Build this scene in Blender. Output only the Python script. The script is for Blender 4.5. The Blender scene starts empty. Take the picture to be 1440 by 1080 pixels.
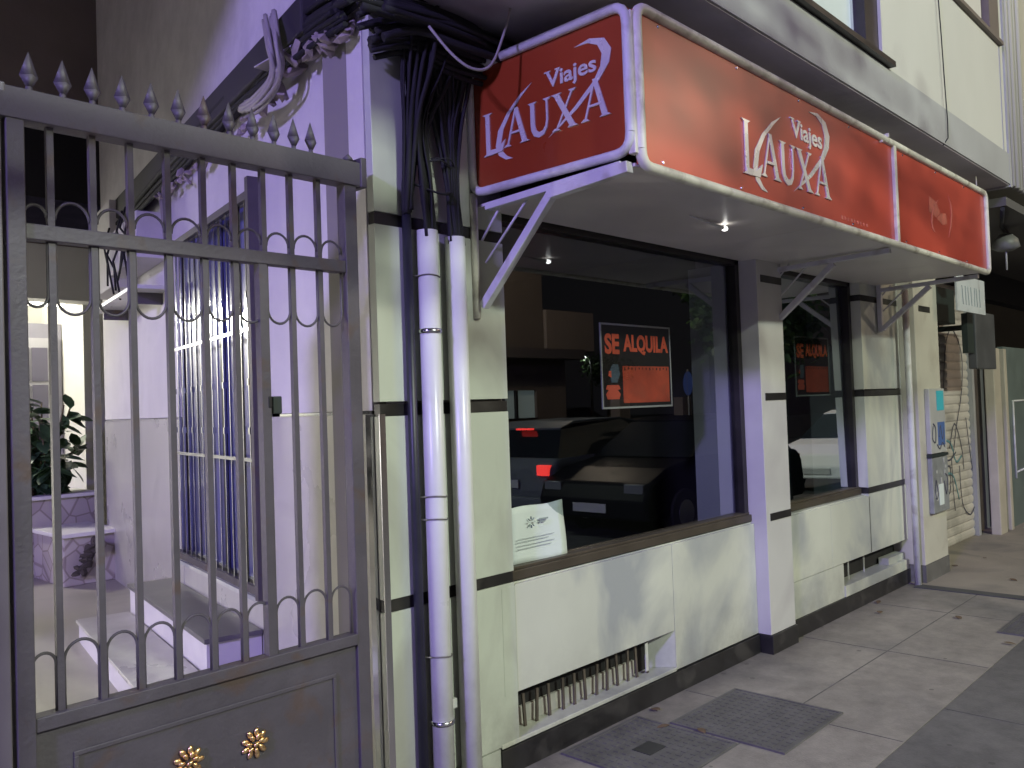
import bpy, bmesh, math, random
from mathutils import Vector, Matrix
random.seed(7)
S = bpy.context.scene
COL = S.collection
R = math.radians

# ------------------------------------------------------------------ camera
yaw, pit, rol = R(46.4), R(1.45), R(-1.995)
fw = Vector((math.sin(yaw)*math.cos(pit), math.cos(yaw)*math.cos(pit), math.sin(pit)))
rt = Vector((math.cos(yaw), -math.sin(yaw), 0)); up = rt.cross(fw)
r2 = rt*math.cos(rol)+up*math.sin(rol); u2 = -rt*math.sin(rol)+up*math.cos(rol)
cam = bpy.data.objects.new('camera', bpy.data.cameras.new('camera')); COL.objects.link(cam)
M = Matrix((r2, u2, -fw)).transposed().to_4x4(); M.translation = Vector((0, 0, 1.6))
cam.matrix_world = M
cam.data.sensor_width = 36; cam.data.lens = 30.0; cam.data.clip_start = 0.05; cam.data.clip_end = 500
S.camera = cam

# ------------------------------------------------------------------ world (night)
w = bpy.data.worlds.new('World'); S.world = w; w.use_nodes = True
nt = w.node_tree; bg = nt.nodes['Background']
sky = nt.nodes.new('ShaderNodeTexSky'); sky.sky_type = 'NISHITA'; sky.sun_disc = False
sky.sun_elevation = R(-4); sky.sun_rotation = R(200)
ad = nt.nodes.new('ShaderNodeMixRGB'); ad.blend_type = 'ADD'; ad.inputs[0].default_value = 1
ad.inputs[2].default_value = (0.36, 0.34, 0.38, 1)
nt.links.new(sky.outputs[0], ad.inputs[1]); nt.links.new(ad.outputs[0], bg.inputs[0])
bg.inputs[1].default_value = 0.045
S.view_settings.view_transform = 'Standard'; S.view_settings.look = 'None'
S.view_settings.exposure = 0.0; S.view_settings.gamma = 1

# lamp powers (each lives in a street lamp or light fitting built below)
P_WHITE = 5000; C_WHITE = (0.90, 1.0, 0.84)
P_PURPLE = 6900; C_PURPLE = (0.42, 0.33, 1.0)
P_WARM = 1700; C_WARM = (1.0, 0.80, 0.58)
P_COURT = 190; C_COURT = (1.0, 0.98, 0.84)

# ------------------------------------------------------------------ materials
MATS = {}
def mat(name, col, rough=.6, metal=0., var=.0, scale=4., bump=.0, bscale=40., spec=.5, stain=None, ss=1.3, samt=.5, stretch=None, coat=0, sr=(.52, .72)):
    if name in MATS: return MATS[name]
    m = bpy.data.materials.new(name); m.use_nodes = True; MATS[name] = m
    n = m.node_tree.nodes; l = m.node_tree.links; b = n['Principled BSDF']
    b.inputs['Roughness'].default_value = rough; b.inputs['Metallic'].default_value = metal
    b.inputs['Specular IOR Level'].default_value = spec
    b.inputs['Coat Weight'].default_value = coat; b.inputs['Coat Roughness'].default_value = .08
    b.inputs['Base Color'].default_value = (*col, 1)
    tc = n.new('ShaderNodeTexCoord'); mp = n.new('ShaderNodeMapping'); l.new(tc.outputs['Object'], mp.inputs[0])
    if stretch: mp.inputs['Scale'].default_value = stretch
    out = None
    if var > 0:
        t = n.new('ShaderNodeTexNoise'); t.inputs['Scale'].default_value = scale; t.inputs['Detail'].default_value = 6
        l.new(mp.outputs[0], t.inputs['Vector'])
        r = n.new('ShaderNodeValToRGB'); l.new(t.outputs['Fac'], r.inputs[0])
        r.color_ramp.elements[0].position = .3; r.color_ramp.elements[1].position = .7
        r.color_ramp.elements[0].color = (*[c*(1-var) for c in col], 1)
        r.color_ramp.elements[1].color = (*[min(1, c*(1+var)) for c in col], 1)
        out = r.outputs[0]; l.new(out, b.inputs['Base Color'])
        mr = n.new('ShaderNodeMapRange'); mr.inputs[3].default_value = max(.02, rough-.12); mr.inputs[4].default_value = min(1, rough+.12)
        l.new(t.outputs['Fac'], mr.inputs[0]); l.new(mr.outputs[0], b.inputs['Roughness'])
    if stain:
        t2 = n.new('ShaderNodeTexNoise'); t2.inputs['Scale'].default_value = ss; t2.inputs['Detail'].default_value = 5
        t2.inputs['Distortion'].default_value = .6
        l.new(mp.outputs[0], t2.inputs['Vector'])
        r = n.new('ShaderNodeValToRGB'); l.new(t2.outputs['Fac'], r.inputs[0])
        r.color_ramp.elements[0].position = sr[0]; r.color_ramp.elements[1].position = sr[1]
        r.color_ramp.elements[0].color = (0, 0, 0, 1); r.color_ramp.elements[1].color = (samt, samt, samt, 1)
        mx = n.new('ShaderNodeMixRGB'); l.new(r.outputs[0], mx.inputs[0])
        if out: l.new(out, mx.inputs[1])
        else: mx.inputs[1].default_value = (*col, 1)
        mx.inputs[2].default_value = (*stain, 1); l.new(mx.outputs[0], b.inputs['Base Color'])
    if bump > 0:
        t3 = n.new('ShaderNodeTexNoise'); t3.inputs['Scale'].default_value = bscale; t3.inputs['Detail'].default_value = 4
        l.new(mp.outputs[0], t3.inputs['Vector'])
        bp = n.new('ShaderNodeBump'); bp.inputs['Strength'].default_value = bump; bp.inputs['Distance'].default_value = .01
        l.new(t3.outputs['Fac'], bp.inputs['Height']); l.new(bp.outputs[0], b.inputs['Normal'])
    return m
def emit(name, col, s, base=(.8, .8, .8)):
    m = mat(name, base); b = m.node_tree.nodes['Principled BSDF']
    b.inputs['Emission Color'].default_value = (*col, 1); b.inputs['Emission Strength'].default_value = s
    return m
def glass(name, tint, refl):
    m = bpy.data.materials.new(name); m.use_nodes = True; n = m.node_tree.nodes; l = m.node_tree.links
    n.clear(); o = n.new('ShaderNodeOutputMaterial'); t = n.new('ShaderNodeBsdfTransparent'); t.inputs[0].default_value = (*tint, 1)
    g = n.new('ShaderNodeBsdfGlossy'); g.inputs['Roughness'].default_value = .0
    g.inputs[0].default_value = (.9, .95, 1, 1)
    lw = n.new('ShaderNodeLayerWeight'); lw.inputs[0].default_value = .5
    pw = n.new('ShaderNodeMath'); pw.operation = 'POWER'; pw.inputs[1].default_value = 3.0
    ma = n.new('ShaderNodeMath'); ma.operation = 'MULTIPLY_ADD'; ma.inputs[1].default_value = .8; ma.inputs[2].default_value = refl; ma.use_clamp = True
    l.new(lw.outputs['Facing'], pw.inputs[0])
    mx = n.new('ShaderNodeMixShader'); l.new(pw.outputs[0], ma.inputs[0]); l.new(ma.outputs[0], mx.inputs[0])
    l.new(t.outputs[0], mx.inputs[1]); l.new(g.outputs[0], mx.inputs[2]); l.new(mx.outputs[0], o.inputs[0])
    MATS[name] = m; return m

marble = mat('marble_cladding', (.56, .57, .49), .38, 0, .09, 1.6, .02, 30, stain=(.30, .315, .33), ss=1.7, samt=.85, stretch=(1, 1, .6), sr=(.46, .62))  # grey blotches are dirt plus leaf-shadow dapple painted into the colour
marble2 = mat('marble_pier', (.50, .53, .46), .36, 0, .08, 2.2, .02, 30, stain=(.34, .34, .31), ss=2.6, samt=.8, stretch=(1, 1, .5), sr=(.47, .66))
grout = mat('grout', (.22, .21, .19), .9)
blacktile = mat('black_tile', (.018, .017, .017), .35, 0, .3, 9, stain=(.07, .065, .06), ss=5, samt=.6)
plaster = mat('passage_plaster', (.62, .60, .60), .8, 0, .05, 2, .15, 25, stain=(.42, .41, .42), ss=1.6, samt=.35)
passmarble = mat('passage_marble', (.50, .49, .45), .3, 0, .06, 2, stain=(.38, .37, .34), ss=2, samt=.6)
upperwall = mat('upper_wall', (.52, .51, .47), .8, 0, .06, 1.2, .12, 30, stain=(.46, .44, .40), ss=.9, samt=.5, stretch=(1, 1, .5))
slabm = mat('slab_edge', (.34, .34, .345), .7, 0, .08, 2, .1, 30, stain=(.22, .21, .22), ss=1.4, samt=.5)
soffitm = mat('soffit', (.42, .39, .42), .85, 0, .15, 2, .2, 20, stain=(.20, .19, .20), ss=1.1, samt=.8)
white_pvc = mat('white_pvc', (.62, .62, .60), .32, 0, .04, 5, stain=(.42, .41, .38), ss=4, samt=.35)
black_conduit = mat('black_conduit', (.018, .018, .028), .45, 0, .2, 8)
cablem = mat('cable_black', (.010, .010, .012), .85, 0, .3, 8)
cablegrey = mat('cable_grey', (.30, .28, .27), .6, 0, .15, 8)
foam = mat('foam_rag', (.30, .26, .25), .9, 0, .25, 12, .6, 30)
ironm = mat('gate_iron', (.076, .067, .077), .55, 0, .16, 6, .2, 60, stain=(.085, .052, .036), ss=7, samt=.7, sr=(.58, .70))
brass = mat('brass', (.95, .62, .30), .28, 1, .15, 30)
chrome = mat('chrome', (.75, .76, .8), .14, 1, .05, 10)
steelm = mat('brushed_steel', (.62, .62, .66), .22, 1, .08, 12, stretch=(1, 1, .1))
frame_dark = mat('window_frame_dark', (.025, .022, .022), .35, .3, .2, 8)
frame_brown = mat('window_sill_brown', (.075, .062, .046), .45, .3, .15, 6)
signred = mat('sign_red', (.45, .062, .038), .33, 0, .08, 1.3, coat=.25, stain=(.36, .06, .045), ss=.8, samt=.6)
signframe = mat('sign_frame_cream', (.62, .60, .51), .5, 0, .10, 6, .1, 40, stain=(.26, .23, .18), ss=9, samt=.7, sr=(.5, .68))
signwhite = mat('sign_frame_white', (.56, .56, .56), .5, 0, .08, 6, .1, 40, stain=(.30, .27, .23), ss=8, samt=.6, sr=(.52, .7))
signback = mat('sign_soffit', (.62, .58, .55), .38, 0, .08, 1.6, .03, 12, stain=(.46, .43, .42), ss=1.2, samt=.7)
lettering = mat('sign_lettering', (.74, .73, .70), .28, .35, .05, 8)
ghost = mat('sign_ghost_lettering', (.56, .15, .11), .5, 0, .2, 12)
ghost2 = mat('sign_ghost_smear', (.52, .13, .085), .5, 0, .2, 18)
def dirty(m, dots=55, dcol=(.05, .048, .045), dens=.86):
    n = m.node_tree.nodes; l = m.node_tree.links; bs = n['Principled BSDF']; src = bs.inputs['Base Color'].links[0].from_socket
    tc = n.new('ShaderNodeTexCoord')
    a = n.new('ShaderNodeTexNoise'); a.inputs['Scale'].default_value = 5.5; a.inputs['Detail'].default_value = 10; a.inputs['Roughness'].default_value = .75; l.new(tc.outputs['Object'], a.inputs['Vector'])
    r1 = n.new('ShaderNodeValToRGB'); r1.color_ramp.elements[0].position = .35; r1.color_ramp.elements[1].position = .62; r1.color_ramp.elements[0].color = (.66, .66, .67, 1); r1.color_ramp.elements[1].color = (1, 1, 1, 1); l.new(a.outputs['Fac'], r1.inputs[0])
    m1 = n.new('ShaderNodeMixRGB'); m1.blend_type = 'MULTIPLY'; m1.inputs[0].default_value = 1; l.new(src, m1.inputs[1]); l.new(r1.outputs[0], m1.inputs[2])
    v = n.new('ShaderNodeTexVoronoi'); v.inputs['Scale'].default_value = dots/8; l.new(tc.outputs['Object'], v.inputs['Vector'])
    lt = n.new('ShaderNodeMath'); lt.operation = 'LESS_THAN'; lt.inputs[1].default_value = .10; l.new(v.outputs['Distance'], lt.inputs[0])
    bw = n.new('ShaderNodeRGBToBW'); l.new(v.outputs['Color'], bw.inputs[0]); gt_ = n.new('ShaderNodeMath'); gt_.operation = 'GREATER_THAN'; gt_.inputs[1].default_value = .62; l.new(bw.outputs[0], gt_.inputs[0])
    mu = n.new('ShaderNodeMath'); mu.operation = 'MULTIPLY'; l.new(lt.outputs[0], mu.inputs[0]); l.new(gt_.outputs[0], mu.inputs[1])
    m3 = n.new('ShaderNodeMath'); m3.operation = 'MULTIPLY'; m3.inputs[1].default_value = .55; l.new(mu.outputs[0], m3.inputs[0])
    m2 = n.new('ShaderNodeMixRGB'); l.new(m3.outputs[0], m2.inputs[0]); l.new(m1.outputs[0], m2.inputs[1]); m2.inputs[2].default_value = (*dcol, 1); l.new(m2.outputs[0], bs.inputs['Base Color'])
    return m
tile1 = dirty(mat('pavement_tile_beige', (.30, .272, .238), .62, 0, .12, 1.1, .25, 90, stain=(.16, .155, .15), ss=.8, samt=.9))
tile2 = dirty(mat('pavement_grey', (.15, .143, .136), .7, 0, .12, 1.2, .25, 80, stain=(.09, .088, .086), ss=.9, samt=.7))
asphalt = mat('asphalt', (.045, .045, .048), .75, 0, .2, 3, .5, 60)
manm = mat('manhole_iron', (.135, .130, .127), .6, .3, .2, 8, .2, 50)
glassA = glass('shop_glass', (.80, .84, .85), .16)
glassB = glass('shop_glass_pale', (.66, .76, .78), .42)
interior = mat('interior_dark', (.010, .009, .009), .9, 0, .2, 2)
interior2 = mat('interior_blue_grey', (.20, .25, .26), .9, 0, .2, 2)
paper = mat('paper', (.62, .68, .66), .8, 0, .03, 6)
printgrey = mat('print_grey', (.28, .33, .32), .8)
signblack = mat('card_black', (.012, .012, .012), .4)
signorange = mat('card_orange', (.92, .14, .055), .6, 0, .1, 20)
signorange2 = mat('card_orange_block', (.58, .085, .035), .7, 0, .16, 14, stain=(.42, .10, .05), ss=9, samt=.5)
shutterm = mat('roller_shutter', (.50, .465, .42), .55, .05, .12, 2, stain=(.20, .19, .17), ss=2.5, samt=.7)
inkm = mat('graffiti_ink', (.075, .075, .10), .6)
tealm = mat('sticker_teal', (.05, .42, .50), .5)
bluem = mat('sticker_blue', (.06, .12, .30), .6)
greybox = mat('meter_box_grey', (.26, .27, .27), .5, .1, .2, 8, stain=(.12, .12, .12), ss=8, samt=.7)
leafm = mat('leaf_dark', (.040, .080, .038), .38, 0, .5, 9)
leafm2 = mat('street_leaf', (.05, .10, .03), .55, 0, .4, 5)
bark = mat('bark', (.10, .075, .05), .9, 0, .3, 8, .5, 20)
stonep = mat('planter_stone', (.40, .36, .36), .7)
n = stonep.node_tree.nodes; l = stonep.node_tree.links; bs = n['Principled BSDF']; tc = n.new('ShaderNodeTexCoord')
v1 = n.new('ShaderNodeTexVoronoi'); v1.feature = 'DISTANCE_TO_EDGE'; v1.inputs['Scale'].default_value = 5.5; v2 = n.new('ShaderNodeTexVoronoi'); v2.inputs['Scale'].default_value = 5.5
l.new(tc.outputs['Object'], v1.inputs['Vector']); l.new(tc.outputs['Object'], v2.inputs['Vector'])
ra = n.new('ShaderNodeValToRGB'); ra.color_ramp.elements[0].position = .02; ra.color_ramp.elements[1].position = .05; ra.color_ramp.elements[0].color = (.62, .58, .56, 1); ra.color_ramp.elements[1].color = (1, 1, 1, 1)
bw = n.new('ShaderNodeRGBToBW'); l.new(v2.outputs['Color'], bw.inputs[0]); rb = n.new('ShaderNodeValToRGB'); rb.color_ramp.elements[0].color = (.28, .24, .25, 1); rb.color_ramp.elements[1].color = (.48, .44, .43, 1); l.new(bw.outputs[0], rb.inputs[0])
mx = n.new('ShaderNodeMixRGB'); mx.blend_type = 'MULTIPLY'; mx.inputs[0].default_value = 1; l.new(rb.outputs[0], mx.inputs[1]); l.new(v1.outputs['Distance'], ra.inputs[0]); l.new(ra.outputs[0], mx.inputs[2]); l.new(mx.outputs[0], bs.inputs['Base Color'])
slate = mat('slate_slab', (.11, .105, .11), .45, 0, .2, 5, stain=(.16, .15, .15), ss=4, samt=.5)
floorp = mat('passage_floor', (.33, .31, .27), .4, 0, .1, 1.4, .05, 30, stain=(.22, .21, .19), ss=1.5, samt=.6)
curtain = mat('grille_window_glass', (.055, .058, .20), .3, 0, .6, 5, stretch=(1, 1, .12), coat=.5)
doorm = mat('door_grey_blue', (.30, .29, .34), .5, 0, .06, 4)
backwallm = mat('back_wall_dark', (.26, .21, .19), .85, 0, .2, 1.2, .2, 20)
lintelm = mat('lintel_white', (.60, .59, .55), .8, 0, .05, 2)
greendoor = mat('door_green', (.12, .15, .145), .5, 0, .15, 3)
creamstone = mat('pale_post', (.42, .38, .31), .7, 0, .12, 3)
dkbox = mat('dark_box', (.02, .03, .028), .5)
rubber = mat('tyre_rubber', (.015, .015, .015), .8)
alloy = mat('alloy', (.5, .5, .52), .3, 1)
carglass = mat('car_glass', (.01, .012, .015), .05, 0, coat=1)
oppwall = mat('opposite_wall', (.12, .096, .078), .85, 0, .1, 1)
oppwall2 = mat('opposite_wall_pale', (.20, .16, .13), .85, 0, .1, 1)

# ------------------------------------------------------------------ geometry helpers
def grime_tone(m, axis, a, b_, col, amt, sc=7.):
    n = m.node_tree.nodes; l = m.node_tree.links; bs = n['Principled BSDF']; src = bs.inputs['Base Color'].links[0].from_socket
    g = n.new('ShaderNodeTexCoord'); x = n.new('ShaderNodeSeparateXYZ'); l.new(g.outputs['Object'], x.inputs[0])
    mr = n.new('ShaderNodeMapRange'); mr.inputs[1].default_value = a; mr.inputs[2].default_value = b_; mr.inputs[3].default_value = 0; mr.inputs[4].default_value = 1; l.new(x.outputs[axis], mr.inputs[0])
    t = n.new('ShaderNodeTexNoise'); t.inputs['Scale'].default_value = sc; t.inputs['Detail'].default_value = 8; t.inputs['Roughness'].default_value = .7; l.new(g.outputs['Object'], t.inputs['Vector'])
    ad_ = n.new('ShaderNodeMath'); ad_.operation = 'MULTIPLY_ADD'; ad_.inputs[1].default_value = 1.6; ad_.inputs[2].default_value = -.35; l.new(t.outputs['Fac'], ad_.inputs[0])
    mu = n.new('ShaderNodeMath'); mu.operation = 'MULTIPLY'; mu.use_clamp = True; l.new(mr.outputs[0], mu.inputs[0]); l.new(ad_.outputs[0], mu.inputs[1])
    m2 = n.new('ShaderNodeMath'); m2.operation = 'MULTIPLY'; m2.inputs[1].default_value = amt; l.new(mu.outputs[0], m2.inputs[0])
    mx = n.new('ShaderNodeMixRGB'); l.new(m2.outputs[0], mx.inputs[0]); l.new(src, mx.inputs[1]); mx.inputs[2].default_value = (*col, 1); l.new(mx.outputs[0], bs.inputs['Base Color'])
for m_ in (marble, marble2): grime_tone(m_, 2, .55, .08, (.20, .19, .165), .8)
grime_tone(tile1, 1, 2.25, 2.62, (.075, .07, .065), .95, 5.)
grime_tone(white_pvc, 2, 1.2, .0, (.25, .24, .21), .8, 9.)
grime_tone(passmarble, 2, 1.1, .1, (.17, .16, .14), .7, 4.)
grime_tone(plaster, 2, 2.2, 3.4, (.26, .25, .27), .7, 3.)  # plaster tone darkens towards the top
def bm_(): return bmesh.new()
def box(b, x0, x1, y0, y1, z0, z1):
    v = [b.verts.new(p) for p in ((x0,y0,z0),(x1,y0,z0),(x1,y1,z0),(x0,y1,z0),(x0,y0,z1),(x1,y0,z1),(x1,y1,z1),(x0,y1,z1))]
    for f in ((3,2,1,0),(4,5,6,7),(0,1,5,4),(1,2,6,5),(2,3,7,6),(3,0,4,7)): b.faces.new([v[i] for i in f])
    return b
def B(*a): return box(bm_(), *a)
def tube(b, pts, r, seg=8, cap=True, radii=None):
    pts = [Vector(p) for p in pts]; rings = []
    n = len(pts); ref = None
    for i, p in enumerate(pts):
        d = (pts[min(i+1, n-1)]-pts[max(i-1, 0)]).normalized()
        if ref is None: ref = Vector((0,0,1)) if abs(d.z) < .9 else Vector((1,0,0))
        a = (ref - d*ref.dot(d)).normalized(); c = d.cross(a); ref = a
        rr = radii[i] if radii else r
        rings.append([b.verts.new(p+(a*math.cos(t)+c*math.sin(t))*rr) for t in [2*math.pi*k/seg for k in range(seg)]])
    for i in range(n-1):
        for k in range(seg):
            f = b.faces.new((rings[i][k], rings[i][(k+1)%seg], rings[i+1][(k+1)%seg], rings[i+1][k])); f.smooth = True
    if cap: b.faces.new(rings[0][::-1]); b.faces.new(rings[-1])
    return b
def bar(b, p, q, w, h=None):           # square section bar
    h = h or w; p = Vector(p); q = Vector(q); d = (q-p).normalized()
    a = Vector((0,0,1)) if abs(d.z) < .9 else Vector((1,0,0)); a = (a-d*a.dot(d)).normalized(); c = d.cross(a)
    vs = [[b.verts.new(e+a*sa*h/2+c*sc*w/2) for sa, sc in ((-1,-1),(-1,1),(1,1),(1,-1))] for e in (p, q)]
    for k in range(4): b.faces.new((vs[0][k], vs[0][(k+1)%4], vs[1][(k+1)%4], vs[1][k]))
    b.faces.new(vs[0][::-1]); b.faces.new(vs[1]); return b
def prism(b, poly, f0, f1):            # polygon (2d) between two mapping functions
    a = [b.verts.new(f0(x, y)) for x, y in poly]; c = [b.verts.new(f1(x, y)) for x, y in poly]
    b.faces.new(a[::-1]); b.faces.new(c); n = len(poly)
    for k in range(n): b.faces.new((a[k], a[(k+1)%n], c[(k+1)%n], c[k]))
    return b
def tag(o, label=None, cat=None, group=None, kind=None):
    if label: o['label'] = label
    if cat: o['category'] = cat
    if group: o['group'] = group
    if kind: o['kind'] = kind
    return o
def obj(name, b, m, parent=None, bev=0, smooth=False, mtx=None):
    if mtx: bmesh.ops.transform(b, matrix=mtx, verts=b.verts)
    bmesh.ops.recalc_face_normals(b, faces=b.faces)
    me = bpy.data.meshes.new(name); b.to_mesh(me); b.free(); me.materials.append(m)
    o = bpy.data.objects.new(name, me); COL.objects.link(o)
    if smooth:
        for p in me.polygons: p.use_smooth = True
    if bev:
        md = o.modifiers.new('bevel', 'BEVEL'); md.width = bev; md.segments = 2; md.limit_method = 'ANGLE'
    if parent:
        o.parent = parent
        inv = Matrix.Identity(4); p = parent
        while p: inv = inv @ Matrix.Translation(-p.location) if p.type == 'EMPTY' else inv; p = p.parent
        o.matrix_parent_inverse = Matrix.Translation(-root_loc(parent)) if parent.type == 'EMPTY' else Matrix.Identity(4)
    return o
def root_loc(o): return Vector(o.location)
def empty(name, loc, label, cat, group=None):
    o = bpy.data.objects.new(name, None); COL.objects.link(o); o.location = loc; o.empty_display_size = .2
    return tag(o, label, cat, group)
def struct(name, b, m): return tag(obj(name, b, m), kind='structure')
def copytree(o, parent=None):
    c = o.copy(); COL.objects.link(c)
    if parent: c.parent = parent; c.matrix_parent_inverse = o.matrix_parent_inverse.copy()
    for ch in [k for k in bpy.data.objects if k.parent == o]: copytree(ch, c)
    return c
def textmesh(s, size, off=0.0, ext=.002, xs=1.0):
    cu = bpy.data.curves.new('lettering', 'FONT'); cu.body = s; cu.size = size; cu.extrude = ext; cu.offset = off
    cu.align_x = 'LEFT'; cu.resolution_u = 4
    t = bpy.data.objects.new('t', cu); COL.objects.link(t)
    dg = bpy.context.evaluated_depsgraph_get(); me = bpy.data.meshes.new_from_object(t.evaluated_get(dg))
    b = bmesh.new(); b.from_mesh(me); bpy.data.objects.remove(t); bpy.data.meshes.remove(me)
    if xs != 1: bmesh.ops.scale(b, vec=(xs, 1, 1), verts=b.verts)
    return b
FRONT = lambda x, y, z: Matrix.Translation((x, y, z)) @ Matrix.Rotation(R(90), 4, 'X')     # text facing -Y
# passage frame: s along the wall, d out of the wall, z up
P0 = Vector((2.03, 2.68, 0)); PM = Matrix(((.194, -.981, 0, 2.03), (.981, .194, 0, 2.68), (0, 0, 1, 0), (0, 0, 0, 1)))

# ================================================================== GROUND
g = B(-60, 90, -60, 60, -1.2, -.13); struct('ground', g, asphalt)
struct('road', B(-58, 88, -8.6, -.34, -.129, -.12), asphalt)
struct('pavement', B(-40, 60, -.2, 1.46, -.125, -.001), tile2)
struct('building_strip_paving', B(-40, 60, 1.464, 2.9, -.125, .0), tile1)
struct('kerb', B(-40, 60, -.34, -.204, -.125, .003), mat('kerb_stone', (.30, .29, .27), .8, 0, .1, 4))
struct('far_pavement', B(-40, 60, -12.2, -8.6, -.125, .0), tile2)
# fine joints between slabs
j = bm_()
for x in (1.2, 2.45, 4.05, 5.42, 6.6):
    box(j, x, x+.004, 1.47, 2.62, .0005, .0018)
box(j, .5, 7.3, 2.03, 2.036, .0005, .0018)
for x in (2.9, 4.6, 6.3, 8.0): box(j, x, x+.006, -.2, 1.455, .0, .0012)
box(j, 0, 20, .62, .626, .0, .0012)
struct('paving_joints', j, mat('joint_dark', (.12, .115, .11), .9, 0, .4, 6))
struct('drain_channel', B(7.30, 7.42, 1.3, 2.50, .001, .009), mat('drain_channel', (.07, .07, .068), .8, 0, .2, 6))
struct('far_strip_paving', B(7.44, 16, 1.47, 2.9, .001, .005), mat('tile_warm', (.27, .24, .20), .7, 0, .14, 2, .2, 60, stain=(.15, .14, .13), ss=1.6, samt=.8))

def manhole(x0, x1, y0, y1, label, plate=True):
    t = empty('manhole_cover', ((x0+x1)/2, (y0+y1)/2, 0), label, 'manhole cover', 'manhole covers')
    b = B(x0, x1, y0, y1, .0015, .007); n = int((x1-x0)/.045); m_ = int((y1-y0)/.045)
    for i in range(n):
        for k in range(m_):
            cx = x0+(i+.5)*(x1-x0)/n; cy = y0+(k+.5)*(y1-y0)/m_
            if plate and abs(cx-(x0+x1)/2) < .07 and abs(cy-(y0+y1)/2) < .06: continue
            box(b, cx-.013, cx+.013, cy-.013, cy+.013, .0071, .0095)
    obj('cover_plate', b, manm, t)
    b = bm_()
    for q in ((x0-.015, x0, y0-.015, y1+.015), (x1, x1+.015, y0-.015, y1+.015), (x0, x1, y0-.015, y0), (x0, x1, y1, y1+.015)): box(b, *q, .001, .010)
    obj('frame', b, manm, t)
    if plate: obj('centre_plate', B((x0+x1)/2-.065, (x0+x1)/2+.065, (y0+y1)/2-.05, (y0+y1)/2+.05, .0071, .010), mat('manhole_badge', (.03, .03, .03), .5), t)
    return t
manhole(2.98, 3.54, 2.05, 2.58, 'studded iron manhole cover close to the shop plinth with a dark centre plate')
manhole(3.60, 4.21, 1.83, 2.40, 'dark studded manhole cover one slab further along the shop, without a centre plate', False)
manhole(6.25, 6.85, 1.10, 1.61, 'small dark manhole cover at the edge of the grey paving, near the picture edge', False)

# ================================================================== SHOP BUILDING
D = 2.64; YG = 2.72
shop = empty('shop_building', (4.7, 3.2, 0), 'corner shop building clad in pale marble with black tile bands and two dark display windows', 'building')
bk = bm_()
# backing core (behind cladding), leaves window openings
box(bk, 2.06, 2.745, 2.68, 3.0, 0, 3.2)           # left pier
box(bk, 2.745, 4.94, 2.82, 2.9, 0, .80)             # under window 1 back
box(bk, 4.96, 5.28, 2.60, 3.0, 0, 3.2)
box(bk, 6.72, 7.50, 2.64, 3.0, .37, 3.2); box(bk, 5.28, 7.5, 2.75, 2.9, 0, .37); box(bk, 5.28, 6.72, 2.64, 2.9, .37, .80)
box(bk, 2.745, 4.94, 2.66, 2.9, 2.50, 3.2); box(bk, 5.28, 6.72, 2.66, 2.9, 2.50, 3.2)
obj('core_wall', bk, grout, shop)
def panels(name, xs, y0, y1, z0, z1, m, gap=.003):
    for i in range(len(xs)-1):
        obj(name, B(xs[i]+gap/2, xs[i+1]-gap/2, y0, y1, z0, z1), m, shop, bev=.0015)
# left pier panels, between the black bands
for (z0, z1) in ((.125, .818), (.868, 1.575), (1.632, 2.325), (2.375, 3.19)):
    obj('marble_panel', B(2.03, 2.742, D, 2.68, z0, z1), marble2, shop, bev=.0015)
for z in (.82, 1.577, 2.327): obj('black_band', B(2.033, 2.739, D+.004, 2.68, z, z+.046), blacktile, shop)
# dado of bay 1 around the vent slot
obj('dado_panel', B(2.745, 4.0, D+.001, 2.70, .335, .805), marble, shop, bev=.0015)
obj('dado_panel', B(4.003, 4.938, D+.001, 2.70, .12, .805), marble, shop, bev=.0015)
obj('dado_sill', B(2.745, 4.938, 2.66, 2.80, .8055, .812), marble, shop)
obj('dado_panel', B(2.66, 2.742, D-.0012, 2.70, .335, .8), marble2, shop)
# vent 1
v = bm_(); box(v, 2.62, 4.0, 2.76, 2.80, .10, .34); obj('vent_back', v, interior, shop)
obj('vent_sill', B(2.63, 4.0, D-.003, 2.76, .115, .135), marble, shop, bev=.003)
vb = bm_(); prism(vb, [(4.0, D+.002), (4.0, 2.76), (3.90, 2.76)], lambda x, y: (x, y, .136), lambda x, y: (x, y, .334))
obj('vent_cheek', vb, marble, shop)
obj('vent_rubbish', B(2.66, 3.75, 2.742, 2.758, .136, .215), mat('vent_inner_ledge', (.30, .29, .26), .9, 0, .2, 5), shop)
random.seed(3)
for i in range(14):
    x = 2.68+i*.088+random.uniform(-.008, .008); tl = random.uniform(-.012, .012)
    b = bar(bm_(), (x, 2.712, .13), (x+tl, 2.712, .315 if i > 8 else .285), .008, .016); obj('vent_bar', b, mat('rusty_bar', (.11, .09, .075), .7, .4, .3, 12), shop)
obj('white_scrap', B(3.80, 3.825, 2.70, 2.705, .15, .30), white_pvc, shop)
# plinth
obj('plinth', B(2.62, 4.93, D-.012, 2.70, 0, .112), blacktile, shop, bev=.002)
obj('plinth', B(2.03, 2.618, D-.004, 2.70, 0, .122), marble2, shop)
# pilaster
obj('pilaster', B(4.94, 5.275, 2.555, 2.76, .118, 2.60), mat('pilaster_marble', (.52, .51, .49), .4, 0, .06, 2, stain=(.40, .38, .38), ss=1.5, samt=.6), shop, bev=.002)
obj('plinth', B(4.935, 5.285, 2.543, 2.76, 0, .116), blacktile, shop, bev=.002)
for z in (.82, 1.577, 2.327): obj('black_band', B(4.99, 5.27, 2.551, 2.56, z, z+.046), blacktile, shop)
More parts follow.
